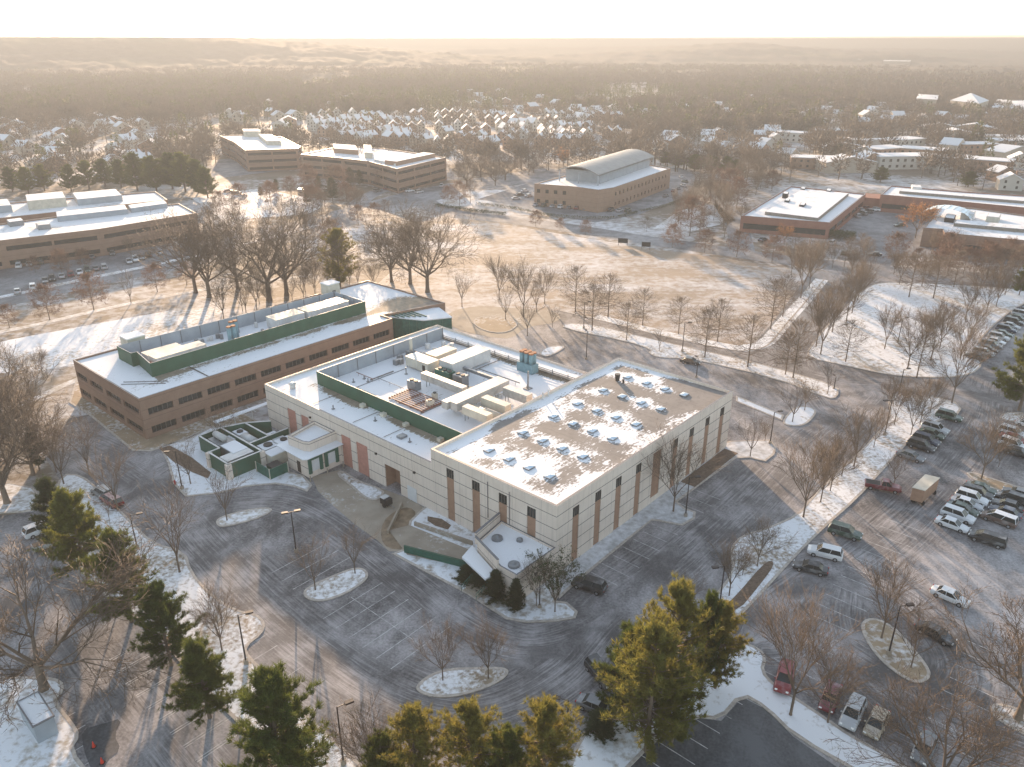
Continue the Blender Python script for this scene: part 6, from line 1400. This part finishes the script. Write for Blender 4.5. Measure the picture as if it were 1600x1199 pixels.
for k, x0, y0, x1, y1, c_, lb, fz in (('sedan', 1512, 756, 1555, 768, 'green', 'dark green car at the top of the left column of crowded cars', 0), ('suv', 1505, 764, 1550, 777, 'black', 'black car with bright red tail lights in the crowded left column', 0),
    ('suv', 1498, 771, 1540, 784, 'white', 'white car directly below the black one with red tail lights', 0), ('sedan', 1490, 779, 1532, 792, 'silver', 'snow roofed silver car in the middle of the crowded left column', 1), ('sedan', 1483, 787, 1526, 801, 'green', 'dark green car above the two white cars at bottom of the column', 0),
    ('suv', 1476, 797, 1519, 812, 'white', 'white car second from bottom of the crowded left column', 0), ('sedan', 1466, 810, 1511, 826, 'white', 'white sedan at the very bottom of the crowded left column', 0),
    ('van', 1604, 786, 1563, 772, 'black', 'black minivan at top of the right column of crowded cars', 0), ('sedan', 1612, 776, 1572, 764, 'grey', 'grey car at the right edge above the black minivan', 0), ('sedan', 1594, 794, 1555, 782, 'black', 'black sedan just below the black minivan', 0),
    ('van', 1584, 818, 1539, 802, 'brown', 'dark brown minivan with pale roof in the crowded right column', 1), ('sedan', 1592, 806, 1552, 792, 'navy', 'dark blue car squeezed above the brown minivan', 0), ('van', 1570, 850, 1518, 833, 'black', 'dark minivan parked at the near end of the crowded rows', 0)): car(k, x0, y0, x1, y1, c_, lb, G1, fz)
G2 = 'cars parked along the upper diagonal strip'
for k, x0, y0, x1, y1, c_, lb in (('suv', 1464, 645, 1503, 655, 'green', 'dark green car at the top end of the row beside the diagonal strip'), ('suv', 1442, 663, 1482, 675, 'silver', 'silver car with shiny windscreen in the row beside the diagonal strip'),
    ('sedan', 1436, 671, 1476, 683, 'green', 'dark car just below the silver one beside the diagonal strip'), ('suv', 1428, 681, 1467, 693, 'navy', 'dark blue car in the middle of the row beside the diagonal strip'), ('suv', 1420, 690, 1460, 702, 'black', 'black car second from the bottom in the row beside the diagonal strip'),
    ('sedan', 1407, 706, 1440, 717, 'grey', 'grey car at the bottom end of the row beside the diagonal strip')): car(k, x0, y0, x1, y1, c_, lb, G2)
for k, x0, y0, x1, y1, c_, lb in (('sedan', 1590, 657, 1628, 668, 'white', 'white car at the right edge, topmost of the small group below the big pine'), ('suv', 1562, 669, 1602, 681, 'white', 'white car left of the topmost one in the small right edge group'),
    ('sedan', 1566, 679, 1604, 690, 'red', 'red car at the right edge between two white cars'), ('suv', 1566, 688, 1602, 700, 'white', 'white car directly below the red car at the right edge'), ('sedan', 1572, 700, 1612, 712, 'black', 'dark car at the bottom of the small right edge group'),
    ('suv', 1600, 612, 1570, 606, 'grey', 'grey car half hidden by the big pine at the right edge')): car(k, x0, y0, x1, y1, c_, lb, 'cars at the right edge below the pine')
cs = ['navy', 'silver', 'green', 'black', 'silver', 'navy', 'green', 'silver', 'white', 'grey', 'black', 'silver']
for i in range(12):
    t_ = i / 11.; x, y = 1600 - 66 * t_, 482 + 66 * t_; car(('sedan', 'suv')[i % 2], x - 14, y - 1, x + 20, y + 6, cs[i], '%s car from the bottom in the tight diagonal row at the upper right edge' % nth(12 - i), 'tight diagonal row of cars upper right')
car('sedan', 1538, 560, 1512, 553, 'black', 'dark car turning at the lower end of the upper right row'); car('sedan', 1064, 561, 1094, 566, 'black', 'dark car driving in the rear lot beside the snow strip')
car('suv', 936, 918, 905, 908, 'black', 'dark car parked beside the right warehouse face near the corner'); car('suv', 930, 1040, 948, 1062, 'black', 'black car with bright windscreen half hidden left of the golden clump'); car('sedan', 918, 1096, 948, 1108, 'grey', 'grey car hidden under the left side of the golden clump')
car('pickup', 64, 852, 102, 838, 'silver', 'pale pickup truck parked left of the pines at left'); car('suv', 48, 832, 78, 820, 'white', 'white car above the pale pickup at left, half under pine'); car('van', 188, 790, 160, 772, 'maroon', 'maroon van under the bare branches behind the left pines'); car('suv', 172, 776, 148, 762, 'grey', 'grey car next to the maroon van behind the left pines')
car('suv', 1230, 1042, 1222, 1076, 'red', 'bright red car at bottom right beside the rusty tree'); car('sedan', 1304, 1072, 1292, 1104, 'maroon', 'dark maroon car under the low spreading tree at bottom'); car('suv', 1340, 1098, 1325, 1130, 'silver', 'silver car left of the beige car at bottom right')
car('sedan', 1380, 1108, 1360, 1148, 'beige', 'beige sedan parked at the bottom right snow bank'); car('sedan', 1453, 1150, 1437, 1184, 'grey', 'grey car under the wide tree at the bottom right edge')
# left car park
rc = random.Random(3); cols = ['silver', 'white', 'grey', 'black', 'silver', 'maroon', 'white', 'green', 'grey', 'silver']
L1 = [(28, 458), (52, 451), (71, 441), (82, 438), (97, 434), (111, 431), (125, 428), (137, 425), (150, 422), (163, 420), (202, 411), (212, 408), (221, 405), (232, 401), (251, 397)]
for i, (x, y) in enumerate(L1): X, Y = G(x, y); place_car(('sedan', 'suv')[i % 2], X, Y, R(rc.choice([118, -62])) + .05, cols[i % 10], '%s car from the left in the near row of the left office car park' % nth(i + 1), 'near row of cars at left office')
L2 = [(30, 418), (46, 415), (64, 412), (69, 405), (90, 407), (105, 405), (122, 402), (144, 404), (148, 397), (176, 398), (290, 378), (275, 380)]
L2.sort()
for i, (x, y) in enumerate(L2): X, Y = G(x, y); place_car(('suv', 'sedan')[i % 2], X, Y, R(rc.choice([118, -62])), cols[(i * 3 + 1) % 10], '%s car from the left in the far row of the left office car park' % nth(i + 1), 'far row of cars at left office')
L3 = [(838 + 13 * i, 322 + 9.5 * math.sin(i / 11 * 1.3)) for i in range(12)]
for i, (x, y) in enumerate(L3): X, Y = G(x, y); place_car(('sedan', 'suv')[i % 2], X, Y, R(60), cols[(i * 7) % 10], '%s car from the left below the curved roof office wall' % nth(i + 1), 'cars below the curved roof office')
L4 = [(1052, 300), (1060, 296), (1068, 292), (1070, 285), (1064, 278), (1040, 308), (820, 300), (812, 306), (826, 308), (806, 312)]
for i, (x, y) in enumerate(sorted(L4)): X, Y = G(x, y); place_car('sedan', X, Y, R(20 + 10 * i), cols[(i * 3) % 10], '%s car from the left at either side of the curved roof office' % nth(i + 1), 'cars beside the curved roof office')
L5 = [(1345, 330), (1352, 327), (1360, 324), (1368, 324), (1356, 333), (1348, 336), (1340, 340), (1366, 330), (1405, 354), (1318, 398), (1366, 400), (1192, 377), (1300, 382)]
for i, (x, y) in enumerate(sorted(L5)): X, Y = G(x, y); place_car(('sedan', 'suv')[i % 2], X, Y, R(40 + 13 * i), cols[(i * 7 + 3) % 10], '%s car from the left around the red brick buildings' % nth(i + 1), 'cars around the red brick buildings')
L6 = [(500, 292), (512, 300), (590, 300), (604, 296), (640, 300), (655, 302), (370, 304), (356, 300), (380, 308), (520, 270), (532, 272), (545, 274), (470, 300), (626, 290), (672, 286), (690, 292)]
for i, (x, y) in enumerate(sorted(L6)): X, Y = G(x, y); place_car(('sedan', 'suv')[i % 2], X, Y, R(30 + 20 * (i % 4)), cols[(i * 3 + 5) % 10], '%s car from the left along the roads before the centre offices' % nth(i + 1), 'cars near the centre offices')
for r_ in PROTO.values():
    if 'used' in r_: del r_['used']
for p in list(CP.values()): pass
